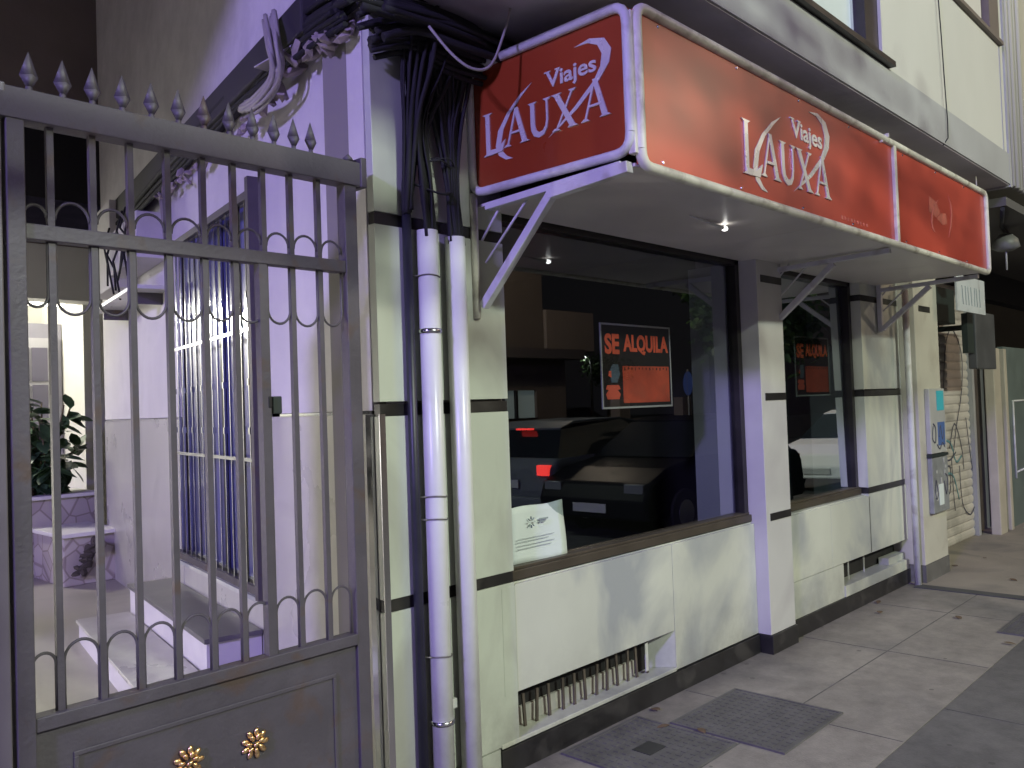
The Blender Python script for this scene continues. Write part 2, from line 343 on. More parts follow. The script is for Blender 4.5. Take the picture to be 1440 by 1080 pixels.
# bay 2
panels('dado_panel', (5.276, 5.99, 6.715), 2.60, 2.66, .365, .803, marble)
obj('dado_panel', B(5.286, 6.17, 2.60, 2.66, .12, .362), marble, shop)
obj('marble_panel', B(6.70, 7.50, 2.60, 2.66, .365, .818), marble, shop)
for (z0, z1) in ((.868, 1.575), (1.632, 2.325), (2.375, 2.60)): obj('marble_panel', B(6.70, 7.50, 2.60, 2.78, z0, z1), marble, shop, bev=.0015)
for z in (.82, 1.577, 2.327): obj('black_band', B(6.71, 7.498, 2.604, 2.70, z+.001, z+.047), blacktile, shop)
obj('vent_sill', B(6.17, 7.47, 2.59, 2.74, .12, .20), marble, shop, bev=.003)
obj('vent_back', B(6.17, 7.5, 2.72, 2.749, .20, .364), interior, shop)
obj('vent_bar', B(6.40, 6.408, 2.66, 2.668, .20, .364), white_pvc, shop); obj('vent_bar', B(6.75, 6.757, 2.68, 2.688, .20, .364), white_pvc, shop)
obj('vent_block', B(7.10, 7.46, 2.62, 2.70, .201, .255), marble2, shop)
obj('plinth', B(5.287, 7.50, 2.588, 2.72, 0, .118), blacktile, shop, bev=.002)
obj('dado_sill', B(5.28, 6.70, 2.62, 2.80, .8035, .811), marble, shop)
# windows
def shop_window(x0, x1, z0, z1, gm, tilt=0.0, inner=interior):
    f = bm_()
    box(f, x1-.05, x1, YG-.045, YG+.02, z0+.055, z1); box(f, x0, x0+.012, YG-.03, YG+.02, z0+.055, z1)
    box(f, x0, x1, YG-.045, YG+.02, z1-.035, z1+.02)
    fr = obj('window', f, frame_dark, shop, bev=.002)
    obj('sill_bar', box(box(bm_(), x0, x1, YG-.065, YG+.02, z0+.0125, z0+.055), x0, x1, YG-.05, YG+.02, z0+.055, z0+.068), frame_brown, fr, bev=.002)
    b = bm_(); y = YG-.004; t = math.tan(tilt)*(z1-z0)/2
    v = [b.verts.new(p) for p in ((x0, y+t, z0+.04), (x1-.04, y+t, z0+.04), (x1-.04, y-t, z1-.02), (x0, y-t, z1-.02))]; b.faces.new(v)
    obj('pane', b, gm, fr)
    # dark room behind
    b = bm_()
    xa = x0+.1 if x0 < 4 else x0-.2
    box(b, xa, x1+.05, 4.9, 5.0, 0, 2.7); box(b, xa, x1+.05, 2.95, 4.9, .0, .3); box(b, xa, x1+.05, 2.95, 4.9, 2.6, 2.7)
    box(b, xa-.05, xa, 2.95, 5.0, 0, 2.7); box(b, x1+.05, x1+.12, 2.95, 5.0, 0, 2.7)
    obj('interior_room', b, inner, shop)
    obj('inner_column', B(x1-.045, x1+.03, YG+.03, YG+.30, 0, z1-.02), MATS['column_paint'], shop)
    return fr
mat('column_paint', (.42, .43, .46), .6, 0, .05, 3)
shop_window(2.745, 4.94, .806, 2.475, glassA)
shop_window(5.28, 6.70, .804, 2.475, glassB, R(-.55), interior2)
obj('window_lintel', B(2.745, 4.94, 2.655, 2.80, 2.476, 2.51), signback, shop)
obj('window_lintel', B(5.28, 6.70, 2.655, 2.80, 2.476, 2.51), signback, shop)
# upper storey cantilever
UY = 1.72
s_ = bm_()
box(s_, 2.02, 7.55, UY, 2.66, 3.20, 3.44); obj('slab_edge', s_, slabm, shop)
obj('soffit', B(2.03, 7.54, UY+.01, 3.5, 3.193, 3.199), soffitm, shop)
obj('end_wall', B(7.551, 7.60, UY-.002, 3.4, 3.18, 8.6), slabm, shop)
b = bm_()
box(b, 2.02, 2.9, UY+.012, 2.0, 3.441, 8.5); box(b, 4.95, 6.45, UY+.012, 2.0, 3.441, 8.5); box(b, 6.45, 7.45, UY+.012, 2.0, 3.441, 4.29)
box(b, 2.9, 4.95, UY+.012, 2.0, 3.441, 3.46); box(b, 2.9, 4.95, UY+.012, 2.0, 4.9, 8.5); box(b, 6.45, 7.45, UY+.012, 2.0, 5.4, 8.5); box(b, 7.45, 7.549, UY+.012, 2.0, 3.441, 8.5)
obj('upper_wall', b, upperwall, shop)
b = bm_(); box(b, 3.2, 5.02, UY-.035, UY+.05, 3.445, 3.475); fr = obj('window_ledge', b, frame_dark, shop)
b = bm_(); box(b, 4.76, 4.95, UY+.03, UY+.2, 3.476, 4.9); box(b, 2.9, 4.76, UY+.08, UY+.2, 3.476, 3.53); box(b, 2.9, 4.76, UY+.08, UY+.2, 4.85, 4.9)
uw = obj('upper_window', b, frame_dark, shop)
obj('blind', B(2.9, 4.74, UY+.10, UY+.13, 3.531, 4.849), mat('blind_pale', (.55, .62, .62), .4, 0, .06, 3), uw)
obj('frame_edge', B(4.735, 4.76, UY+.085, UY+.10, 3.531, 4.849), steelm, uw)
b = bm_(); box(b, 6.3, 7.47, UY-.02, UY+.05, 4.27, 4.30); box(b, 7.20, 7.46, UY+.005, UY+.2, 4.301, 5.4)
uw2 = obj('upper_window', b, mat('brown_frame', (.14, .115, .10), .6, 0, .1, 5), shop)
obj('blind', B(6.45, 7.16, UY+.05, UY+.09, 4.301, 5.4), mat('blind_cream', (.56, .54, .50), .5), uw2)
obj('corner_joint', B(7.44, 7.452, UY+.006, UY+.02, 3.44, 8.5), slabm, shop)
# cracks / hanging wire on the slab
b = tube(bm_(), [(5.93, UY-.004, 4.6), (5.935, UY-.006, 4.2), (5.96, UY-.008, 3.9), (5.99, UY-.006, 3.6), (6.0, UY-.01, 3.35), (5.985, UY-.012, 3.24), (5.95, UY+.01, 3.19)], .004, 5)
tag(obj('loose_wire', b, cablem), 'thin dark wire running down the pale upper wall and curling under the slab', 'wire')
# passage side wall of the shop (rotated frame)
b = bm_()
box(b, .012, 1.24, -.14, 0, 1.60, 3.19); box(b, 2.90, 5.6, -.14, 0, 1.60, 3.19); box(b, 1.24, 2.90, -.14, 0, 2.75, 3.19)
box(b, 3.3, 5.6, -.16, .0, 3.19, 9.0); box(b, -.5, 3.3, -.16, .0, 3.45, 9.0); box(b, 0, 3.3, -.15, -.01, 3.19, 3.45)
obj('side_wall', b, plaster, shop, mtx=PM)
b = bm_()
box(b, .012, 1.24, -.14, .004, 0, 1.585); box(b, 2.90, 5.6, -.14, .004, 0, 1.585); box(b, 1.24, 2.90, -.14, .0, 0, .67); box(b, 1.24, 2.90, -.14, .0, .66, .672)
obj('side_dado', b, passmarble, shop, mtx=PM)
obj('dado_trim', B(.012, 1.0, -.01, .012, 1.586, 1.598), chrome, shop, mtx=PM); obj('dado_trim', B(3.0, 5.5, -.01, .010, 1.586, 1.594), passmarble, shop, mtx=PM)
b = bm_(); box(b, .004, .05, 0.0, .013, .15, 1.584); obj('corner_trim', b, chrome, shop, mtx=PM)
obj('corner_trim', B(2.022, 2.050, D-.006, D-.0005, .15, 1.584), steelm, shop)
# grilled side window
b = bm_(); box(b, 1.27, 2.88, -.05, -.035, .70, 2.74); sw = obj('side_window', b, curtain, shop, mtx=PM)
b = bm_(); box(b, 1.99, 2.03, -.034, -.015, .70, 2.74); box(b, 1.24, 1.28, -.034, -.01, .67, 2.75); box(b, 2.86, 2.90, -.034, -.01, .67, 2.75); box(b, 1.281, 2.859, -.034, -.01, .67, .72); obj('side_window_frame', b, frame_dark, shop, mtx=PM)
gr = empty('window_grille', (2.25, 4.5, .7), 'box-shaped chrome bar grille over the dark blue side window in the passage', 'grille')
b = bm_()
for z in (.69, 2.70): box(b, 1.24, 2.90, .04, .065, z, z+.04); box(b, 2.87, 2.90, 0, .04, z, z+.04); box(b, 1.24, 1.27, 0, .04, z, z+.04)
obj('frame', b, ironm, gr, mtx=PM)
obj('end_panel', B(1.20, 1.245, 0.0, .075, .67, 2.80), ironm, gr, mtx=PM)
for z in (1.36, 2.03): obj('cross_rail', B(1.25, 2.89, .046, .060, z, z+.018), steelm, gr, mtx=PM)
for i in range(15):
    s = 1.31+i*.108; b = bar(bm_(), (s, .053, .72), (s, .053, 2.71), .011)
    if i % 2 == 0:
        for z in (1.5, 1.75, 2.2): bar(b, (s, .053, z), (s, .053, z+.035), .020)
    obj('bar', b, chrome, gr, mtx=PM)
b = bm_(); box(b, 2.86, 2.885, .0, .02, .70, 1.6); obj('frame_strip', b, steelm, gr, mtx=PM)
obj('window_sill', B(1.2, 2.95, .0, .05, .645, .668), marble, shop, mtx=PM)
# passage electrical stuff
eb = obj('meter_cabinet', B(3.15, 4.15, .004, .20, 2.70, 3.02), plaster, bev=.006, mtx=PM); tag(eb, 'pale wall cabinet high on the passage wall, its face covered in loose wires', 'cabinet')
eb2 = obj('wall_cabinet', B(4.3, 5.1, .004, .16, 2.65, 3.35), plaster, bev=.006, mtx=PM); tag(eb2, 'tall pale cabinet at the far end of the passage wall beside the dark back wall', 'cabinet')
sh = empty('wall_shelf', (2.7, 6, 2.5), 'small white bracket shelf fixed under the cabinets on the passage wall', 'shelf')
obj('board', B(3.1, 4.7, .004, .24, 2.48, 2.505), white_pvc, sh, mtx=PM)
for q in (3.3, 4.4): obj('bracket', B(q, q+.03, .004, .20, 2.40, 2.479), ironm, sh, mtx=PM)
b = bm_(); random.seed(11)
for i in range(9):
    s = random.uniform(3.2, 4.6); z = 2.95-random.random()*.2
    tube(b, [(s, .21, z+.15), (s+random.uniform(-.1, .1), .25, z), (s+random.uniform(-.2, .2), .22, z-.12), (s+random.uniform(-.2, .2), .21, z-.28)], .008, 5)
tag(obj('wire_tangle', b, cablem, mtx=PM), 'short tangled black wires hanging in front of the cabinets in the passage', 'wires')
b = bm_(); random.seed(19)
for i in range(6): tube(b, [(3.0, .02+.012*i, 3.15), (3.0+.015*i, .03, 2.7), (2.98+.015*i, .02, 2.3)], .006, 5)
tag(obj('wire_bunch', b, cablegrey, mtx=PM), 'thin grey wires dropping beside the grilled window in the passage', 'wires')

# ---------------------------------------------------------------- pipes on the left pier
def pipe(name, x, y, r, z0, z1, m, label, cat='pipe', bands=()):
    t = empty(name, (x, y, z0), label, cat)
    obj('tube', tube(bm_(), [(x, y, z0), (x, y, (z0+z1)/2), (x, y, z1)], r, 20), m, t)
    if bands:
        for z in (1.9, .35):
            b = tube(bm_(), [(x, y, z), (x, y, z+.018)], r+.004, 20); box(b, x+r*.3, x+r+.03, y+r*.5, y+r*.5+.01, z+.002, z+.016); obj('clip', b, MATS['brushed_steel'], t)
    for z in bands:
        b = bm_(); tube(b, [(x+math.cos(a)*(r+.003), y+math.sin(a)*(r+.003), z+.003*math.sin(a*2)) for a in [2*math.pi*k/20 for k in range(21)]], .003, 5)
        tube(b, [(x-r-.004, y, z), (x-r-.03, D-.004, z)], .0028, 5); tube(b, [(x+r+.004, y, z), (x+r+.02, D-.004, z)], .0028, 5)
        obj('wire_tie', b, mat('tie_wire', (.2, .19, .18), .5, .6), t)
    return t
pipe('black_conduit', 2.170, 2.614, .019, 0.0, 2.42, black_conduit, 'thin black conduit running down the left pier beside the white pipes')
pipe('white_pipe', 2.2545, 2.590, .043, 0.0, 2.315, white_pvc, 'thick white plastic pipe next to the black conduit, wire ties round it', bands=(2.13, 1.25, 1.16, .62))
pipe('white_pipe', 2.405, 2.590, .043, 0.0, 2.305, white_pvc, 'thick white plastic pipe nearest the display window and the sign')
pipe('thin_conduit', 2.325, 2.628, .0075, .25, 2.30, cablem, 'very thin black tube in the gap between the two white pipes')
tag(obj('junction_box', B(2.30, 2.345, 2.60, 2.64, .385, .425), white_pvc, bev=.003), 'tiny white junction box low between the two white pipes', 'box')

# ---------------------------------------------------------------- cables
def cables(name, paths, label, m, jit=.02, n=8, r=(.006, .014), mtx=None, seed=1):
    random.seed(seed); b = bm_()
    for base in paths:
        for i in range(n):
            ox, oy, oz = (random.gauss(0, jit) for _ in range(3))
            rr = r[0]+(r[1]-r[0])*random.random()**2; pts = []
            for k, p in enumerate(base):
                f = p[3] if len(p) > 3 else 1
                pts.append((p[0]+ox*f+random.gauss(0, jit*.25), p[1]+abs(oy)*f*-.7+random.gauss(0, jit*.15), p[2]+oz*f*.8))
            # smooth
            sm = []
            for k in range(len(pts)-1):
                a, c = Vector(pts[k]), Vector(pts[k+1]); p_ = Vector(pts[max(k-1, 0)]); q_ = Vector(pts[min(k+2, len(pts)-1)])
                for t in (0, .25, .5, .75):
                    sm.append(.5*((2*a)+(-p_+c)*t+(2*p_-5*a+4*c-q_)*t*t+(-p_+3*a-3*c+q_)*t**3))
            sm.append(Vector(pts[-1])); tube(b, sm, rr, 6)
    return tag(obj(name, b, m, mtx=mtx), label, 'cables')
cables('cable_bundle', [[(2.25, 2.60, 3.17, 2), (2.22, 2.60, 2.95, 2), (2.195, 2.605, 2.75, 1), (2.175, 2.61, 2.5, .5), (2.168, 2.612, 2.38, .4)],
                        [(2.36, 2.60, 3.17, 2), (2.28, 2.60, 2.98, 2), (2.225, 2.60, 2.75, 1), (2.245, 2.59, 2.5, .6), (2.2545, 2.585, 2.29, .6)],
                        [(2.50, 2.61, 3.16, 1.6), (2.44, 2.61, 2.95, 1.6), (2.40, 2.60, 2.75, 1), (2.40, 2.59, 2.5, .6), (2.405, 2.585, 2.27, .6)],
                        [(2.34, 2.60, 3.17, 2), (2.34, 2.60, 2.98, 2.2), (2.37, 2.60, 2.75, 1.2), (2.395, 2.59, 2.5, .6), (2.405, 2.585, 2.27, .6)]],
       'dense fan of black cables gathering down from the soffit into the white pipes', cablem, .022, 40, (.004, .013), seed=4)
cables('cable_bundle', [[(2.0, 2.60, 3.05, 1), (2.15, 2.58, 3.11, 1.2), (2.35, 2.56, 3.10, 1.5), (2.6, 2.58, 3.12, 1.5), (2.9, 2.60, 3.15, 1.2), (3.6, 2.62, 3.16, 1)],
                        [(1.98, 2.52, 3.13, 1), (2.2, 2.5, 3.14, 1.2), (2.45, 2.52, 3.15, 1.4), (2.8, 2.56, 3.16, 1.2), (5, 2.6, 3.16, 1)]],
       'black cables running under the soffit from the pier top towards the sign', cablem, .035, 24, (.009, .018), seed=8)
cables('cable_bundle', [[(.0, .09, 3.18, 1), (.5, .09, 3.24, 1.2), (1.4, .09, 3.27, 1), (2.6, .09, 3.23, 1), (3.6, .09, 3.2, 1), (4.6, .10, 3.15, 1)]],
       'thick black cable bundle running along the top of the passage wall', cablem, .045, 22, (.01, .02), mtx=PM, seed=9)
cables('hanging_cable', [[(2.48, 2.3, 3.19, 0), (2.44, 2.3, 3.08, 0), (2.36, 2.3, 2.93, 0), (2.28, 2.32, 2.90, 0), (2.21, 2.36, 2.95, 0), (2.15, 2.42, 3.06, 0)]],
       'single brown cable sagging in a loop below the soffit left of the sign', cablegrey, .0, 1, (.005, .006), seed=2)
cables('loop_cable', [[(2.20, 2.60, 2.58, .6), (2.30, 2.56, 2.61, 1), (2.38, 2.58, 2.59, .6)], [(2.20, 2.60, 2.50, .6), (2.30, 2.56, 2.47, 1), (2.38, 2.58, 2.49, .6)]],
       'thin black ties looped between the cable bundles above the white pipes', cablem, .012, 3, (.0025, .004), seed=3)
cables('cable_bundle', [[(.6, .16, 3.34, 1), (.5, .18, 3.18, 1.2), (.55, .15, 3.08, 1), (.8, .14, 3.05, 1), (1.1, .12, 3.10, 1)]],
       'grey cable ends coiled over the top of the passage wall near its corner', cablegrey, .03, 9, (.008, .016), mtx=PM, seed=14)
ct = obj('cable_tray', B(.35, 5.2, .002, .11, 3.20, 3.36), mat('tray_dark', (.03, .028, .032), .8, 0, .2, 4), mtx=PM, bev=.01); tag(ct, 'dark trunking box that carries the cables along the top of the passage wall', 'cable trunking')
def lumps(name, spans, label, m, mtx=None, seed=1):
    random.seed(seed); b = bm_()
    for (p, q, n, r) in spans:
        p, q = Vector(p), Vector(q)
        for i in range(n):
            c = p.lerp(q, (i+random.random())/n)+Vector([random.gauss(0, r*.5) for _ in range(3)])
            mm = Matrix.Translation(c) @ Matrix.Rotation(random.random()*6, 4, Vector([random.gauss(0, 1) for _ in range(3)]).normalized()) @ Matrix.Diagonal((r*random.uniform(.8, 2.2), r*random.uniform(.3, .8), r*random.uniform(.5, 1.1), 1))
            bmesh.ops.create_icosphere(b, subdivisions=1, radius=1, matrix=mm)
    for v in b.verts: v.co += Vector([random.gauss(0, .004) for _ in range(3)])
    return tag(obj(name, b, m, mtx=mtx), label, 'rag')
lumps('torn_insulation', [((.05, .05, 3.10), (.6, .08, 3.14), 16, .035), ((.6, .09, 3.07), (1.2, .08, 3.05), 10, .030)], 'torn pinkish insulation lumps stuffed at the top corner of the passage wall', foam, PM, 5)
lumps('torn_insulation', [((1.3, .07, 3.06), (3.1, .07, 3.10), 40, .024)], 'pale torn insulation trailing along the passage wall under the cable bundle', foam, PM, 6)

# ================================================================== SIGN CANOPY
sg = empty('shop_sign', (4.8, 2.2, 2.45), 'long red box sign canopy with cream tubular frame and silver travel agency lettering', 'sign')
SX0, SX1, SY, SZ0, SZ1 = 2.575, 7.06, 1.785, 2.475, 3.055
obj('front_panel', B(SX0+.03, 5.165, SY, SY+.02, SZ0, SZ1), signred, sg)
obj('front_panel', B(5.205, SX1, SY, SY+.02, SZ0, SZ1), signred, sg)
obj('divider', B(5.165, 5.205, SY-.018, SY+.02, SZ0, SZ1), signframe, sg, bev=.004)
obj('side_panel', B(SX0, SX0+.02, SY+.02, 2.62, SZ0+.04, SZ1), mat('sign_red_shaded', (.26, .042, .012), .3, 0, .12, 1.3, coat=.35), sg)  # the sign red, darkened to paint shade on this end panel
obj('side_panel', B(SX1-.02, SX1, SY+.021, 2.55, SZ0, SZ1), signred, sg)
obj('top_sheet', B(SX0+.02, SX1-.02, SY+.021, 2.58, SZ1-.02, SZ1-.005), signback, sg)
b = bm_(); box(b, SX0+.02, 4.30, SY+.021, 2.655, SZ0-.008, SZ0+.004); box(b, 4.304, 7.04, SY+.021, 2.655, SZ0-.008, SZ0+.004); obj('soffit', b, signback, sg)
def rtube(b, pts, r, rad=.05, closed=False):
    out = []; n = len(pts)
    for i in range(n):
        p = Vector(pts[i])
        if not closed and i in (0, n-1): out.append(p); continue
        a = (Vector(pts[i-1])-p).normalized()*rad; c = (Vector(pts[(i+1) % n])-p).normalized()*rad
        for t in (0, .25, .5, .75, 1): out.append((p+a)*(1-t)**2+p*2*t*(1-t)+(p+c)*t*t)
    if closed: out.append(out[0].copy())
    return tube(b, out, r, 12, cap=not closed)
FR = .021
x0, x1, y = SX0+.01, SX1, SY-.004
obj('frame_tube', rtube(bm_(), [(x0+.015, y, SZ0-.01), (x1, y, SZ0-.01), (x1, y, SZ1+.005), (x0+.015, y, SZ1+.005)], FR, .06, True), signframe, sg)
xs = SX0-.012
obj('side_frame_tube', rtube(bm_(), [(xs, SY+.014, SZ0+.04), (xs, 2.635, SZ0+.045), (xs, 2.635, SZ1+.01), (xs, SY+.014, SZ1+.006)], .019, .07, True), signwhite, sg)
obj('corner_strip', B(SX0-.012, SX0+.022, SY-.006, SY+.026, SZ0+.03, SZ1-.02), signframe, sg, bev=.004)
b = bm_(); tube(b, [(xs, 2.635, 1.98), (xs, 2.635, 2.52)], .019, 12); obj('wall_post', b, signframe, sg)
for k, X in enumerate((2.574, 5.25, 7.04)):
    b = bm_(); w_ = .036
    if k: bar(b, (X, 2.575, 2.09), (X, 2.575, 2.78 if k == 1 else 2.47), w_, w_)
    zt = 2.425 if k else 2.452
    bar(b, (X, 2.56, zt), (X, SY+.06, zt+.022), w_, .03)
    bar(b, (X, 2.60 if not k else 2.56, 2.03 if not k else 2.11), (X, 2.19, zt-.01), w_, w_)
    if not k: bar(b, (X, 2.21, zt-.014), (X, SY+.03, zt+.01), .040, .042)
    br = obj('bracket', b, signwhite, sg, bev=.003)
    t = bm_(); tube(t, [(X+.02, 2.60, 2.22), (X+.02, 2.34, 2.455)], .006, 6); tube(t, [(X+.02, 2.62, 2.32), (X+.02, 2.49, 2.46)], .006, 6); obj('tie_rod', t, signwhite, br)
# logo, drawn in cap-height units
def quad(x0, y0, x1, y1, w0, w1=None):
    w1 = w0 if w1 is None else w1
    return [(x0-w0/2, y0), (x0+w0/2, y0), (x1+w1/2, y1), (x1-w1/2, y1)]
def serif(x, y, w, up): h = .07*up; return [(x-w/2, y), (x+w/2, y), (x+w*.18, y+h), (x-w*.18, y+h)]
LOGO = [quad(.10, -.06, .10, 1.12, .17), serif(.10, 1.18, .42, -1), serif(.10, -.12, .40, 1), [(.05, -.12), (.70, -.10), (.84, .24), (.74, .18), (.52, .03), (.05, .04)]]
for ax in (1.30, 4.25): LOGO += [quad(ax-.38, 0, ax-.03, 1.05, .07, .07), quad(ax+.30, 0, ax-.02, 1.08, .19, .15), serif(ax-.38, -.03, .30, 1), serif(ax+.31, -.03, .40, 1)]
LOGO += [[(1.09, .32), (1.5, .32), (1.48, .38), (1.10, .38)], [(4.04, .32), (4.45, .32), (4.43, .38), (4.05, .38)]]
U_ = [(1.86, 1.0), (2.02, 1.0), (2.02, .38), (2.06, .2), (2.18, .11), (2.32, .13), (2.42, .25), (2.46, .42), (2.46, 1.0), (2.53, 1.0), (2.53, .40), (2.48, .16), (2.36, 0.0), (2.16, -.05), (1.98, .03), (1.88, .2), (1.86, .4)]
LOGO += [U_, serif(1.94, 1.03, .36, -1), serif(2.50, 1.03, .30, -1)]
LOGO += [quad(3.42, 0, 2.86, 1.0, .20, .20), quad(2.84, 0, 3.44, 1.0, .07, .07), serif(2.86, 1.03, .38, -1), serif(3.45, 1.03, .28, -1), serif(3.43, -.03, .38, 1), serif(2.83, -.03, .30, 1)]
def crescent(o, i): return o+i[::-1]
CL = [(1.95, 1.66), (1.45, 1.42), (.92, 1.02), (.52, .55), (.40, .1), (.52, -.20), (.80, -.38), (1.10, -.40)], [(1.95, 1.66), (1.52, 1.36), (1.06, .98), (.74, .55), (.62, .12), (.70, -.12), (.86, -.28), (1.10, -.40)]
CR = [(3.55, 2.16), (4.10, 2.24), (4.60, 2.10), (4.82, 1.75), (4.74, 1.40), (4.40, 1.02), (3.6, .42), (3.0, .10), (2.5, -.14)], [(3.55, 2.16), (4.02, 2.14), (4.36, 1.98), (4.50, 1.70), (4.44, 1.38), (4.20, 1.04), (3.5, .50), (2.95, .14), (2.5, -.14)]
def strips(b, pair, f0, f1, dz):
    o, i = pair
    for k in range(len(o)-1):
        q = [o[k], o[k+1], i[k+1], i[k]]; q = [p for n_, p in enumerate(q) if p not in q[:n_]]
        prism(b, q, f0, f1)
def logo(sc, place, parent, m, ts, xs_=1.0):
    """place(u, v, h): logo units -> world, h = height above the panel"""
    for n_, pieces in enumerate((LOGO[:4], LOGO[4:8]+[LOGO[12]], [U_, LOGO[15], LOGO[16]], LOGO[17:], LOGO[8:12]+[LOGO[13]])):
        b = bm_()
        for k, q in enumerate(pieces):
            h = .006+.0006*k; prism(b, q, lambda u, v: place(u, v, .001), lambda u, v, h=h: place(u, v, h))
        obj('letter', b, m, parent)
    for pr_, h in ((CL, .0032), (CR, .0038)):
        b = bm_(); strips(b, pr_, lambda u, v: place(u, v, .001), lambda u, v: place(u, v, h), 0); obj('swoosh', b, m, parent)
    b = textmesh('Viajes', .64, .012, .002); xsn = [v.co.x for v in b.verts]; k = 1.80/(max(xsn)-min(xsn)); m0 = min(xsn)
    for v in b.verts: v.co = Vector(place(2.50+(v.co.x-m0)*k, 1.30+v.co.y, .003+v.co.z))
    for q in ((2.44, 2.66), (2.84, 3.02)): prism(b, [(q[0], 1.735), (q[1], 1.735), (q[1], 1.775), (q[0], 1.775)], lambda u, v: place(u, v, .001), lambda u, v: place(u, v, .0056))
    obj('viajes_text', b, m, parent)
    return
ZL = 2.5
logo(1, lambda u, v, h: (SX0-h, 2.64-(.088+.140*u), ZL+.182+.138*v), sg, lettering, 1)
logo(1, lambda u, v, h: (3.3+.085+.1875*u, SY-h, ZL+.094+.185*v), sg, lettering, 1)
# ghost of removed logo on the second panel, and small lettering traces
gx = lambda u, v, h: (5.78+.105*u, SY-h, ZL+.17+.11*v)
b = bm_(); strips(b, CL, lambda u, v: gx(u, v, .0005), lambda u, v: gx(u, v, .002), 0); obj('ghost_swoosh', b, ghost, sg); b = bm_(); strips(b, ([(3.9,2.2),(4.5,1.7),(4.6,1.1),(4.3,.3),(3.7,-.4)], [(3.9,2.2),(4.35,1.65),(4.4,1.1),(4.1,.35),(3.7,-.4)]), lambda u, v: gx(u, v, .0005), lambda u, v: gx(u, v, .002), 0)
obj('ghost_swoosh', b, ghost, sg)
b = bm_(); prism(b, [(.1, .7), (.25, 1.6), (1.5, 1.45), (2.2, .9), (1.4, .5)], lambda u, v: gx(u, v, .0005), lambda u, v: gx(u, v, .0010)); prism(b, [(2.15, .85), (3.3, 1.0), (3.5, .4), (2.6, .2), (1.5, .45)], lambda u, v: gx(u, v, .0005), lambda u, v: gx(u, v, .0014)); obj('ghost_smear', b, ghost2, sg)
b = bm_(); random.seed(77)
for i in range(9): x = 4.40+i*.042; box(b, x, x+random.uniform(.010, .026), SY-.0014, SY-.0002, ZL+.008+random.uniform(0, .006), ZL+.030)
obj('letter_trace', b, ghost, sg)
for q in ((4.98, 4.99, SY-.02, SY-.001, 3.028, 3.04), (5.05, 5.06, SY-.03, SY-.001, 3.068, 3.09), (6.88, 6.886, SY, SY+.005, 3.06, 3.16)): obj('screw', B(*q), signframe, sg)
for x in (2.75, 3.35, 3.95, 4.55, 5.35, 5.95, 6.55):
    for z in (SZ0+.028, SZ1-.03):
        b = bm_(); bmesh.ops.create_cone(b, cap_ends=True, segments=10, radius1=.007, radius2=.005, depth=.004, matrix=Matrix.Translation((x, SY-.002, z)) @ Matrix.Rotation(R(90), 4, 'X')); obj('screw', b, MATS['brushed_steel'], sg)
# glowing sliver standing in for a light streak reflected in the canopy soffit
sp = empty('soffit_glint', (3.72, 2.13, 2.46), 'glowing tapered sliver that imitates a light reflection under the sign canopy', 'lamp')
obj('body', tube(bm_(), [(3.48, 2.125, 2.462), (3.62, 2.128, 2.455), (3.74, 2.13, 2.448), (3.79, 2.131, 2.446)], .01, 10, radii=[.002, .004, .008, .012]), signwhite, sp)
b = bm_(); bmesh.ops.create_icosphere(b, subdivisions=2, radius=1, matrix=Matrix.Translation((3.81, 2.132, 2.445)) @ Matrix.Diagonal((.026, .014, .013, 1))); obj('glow_blob', b, emit('glint_emit', (1, .98, .92), 7), sp, smooth=True)

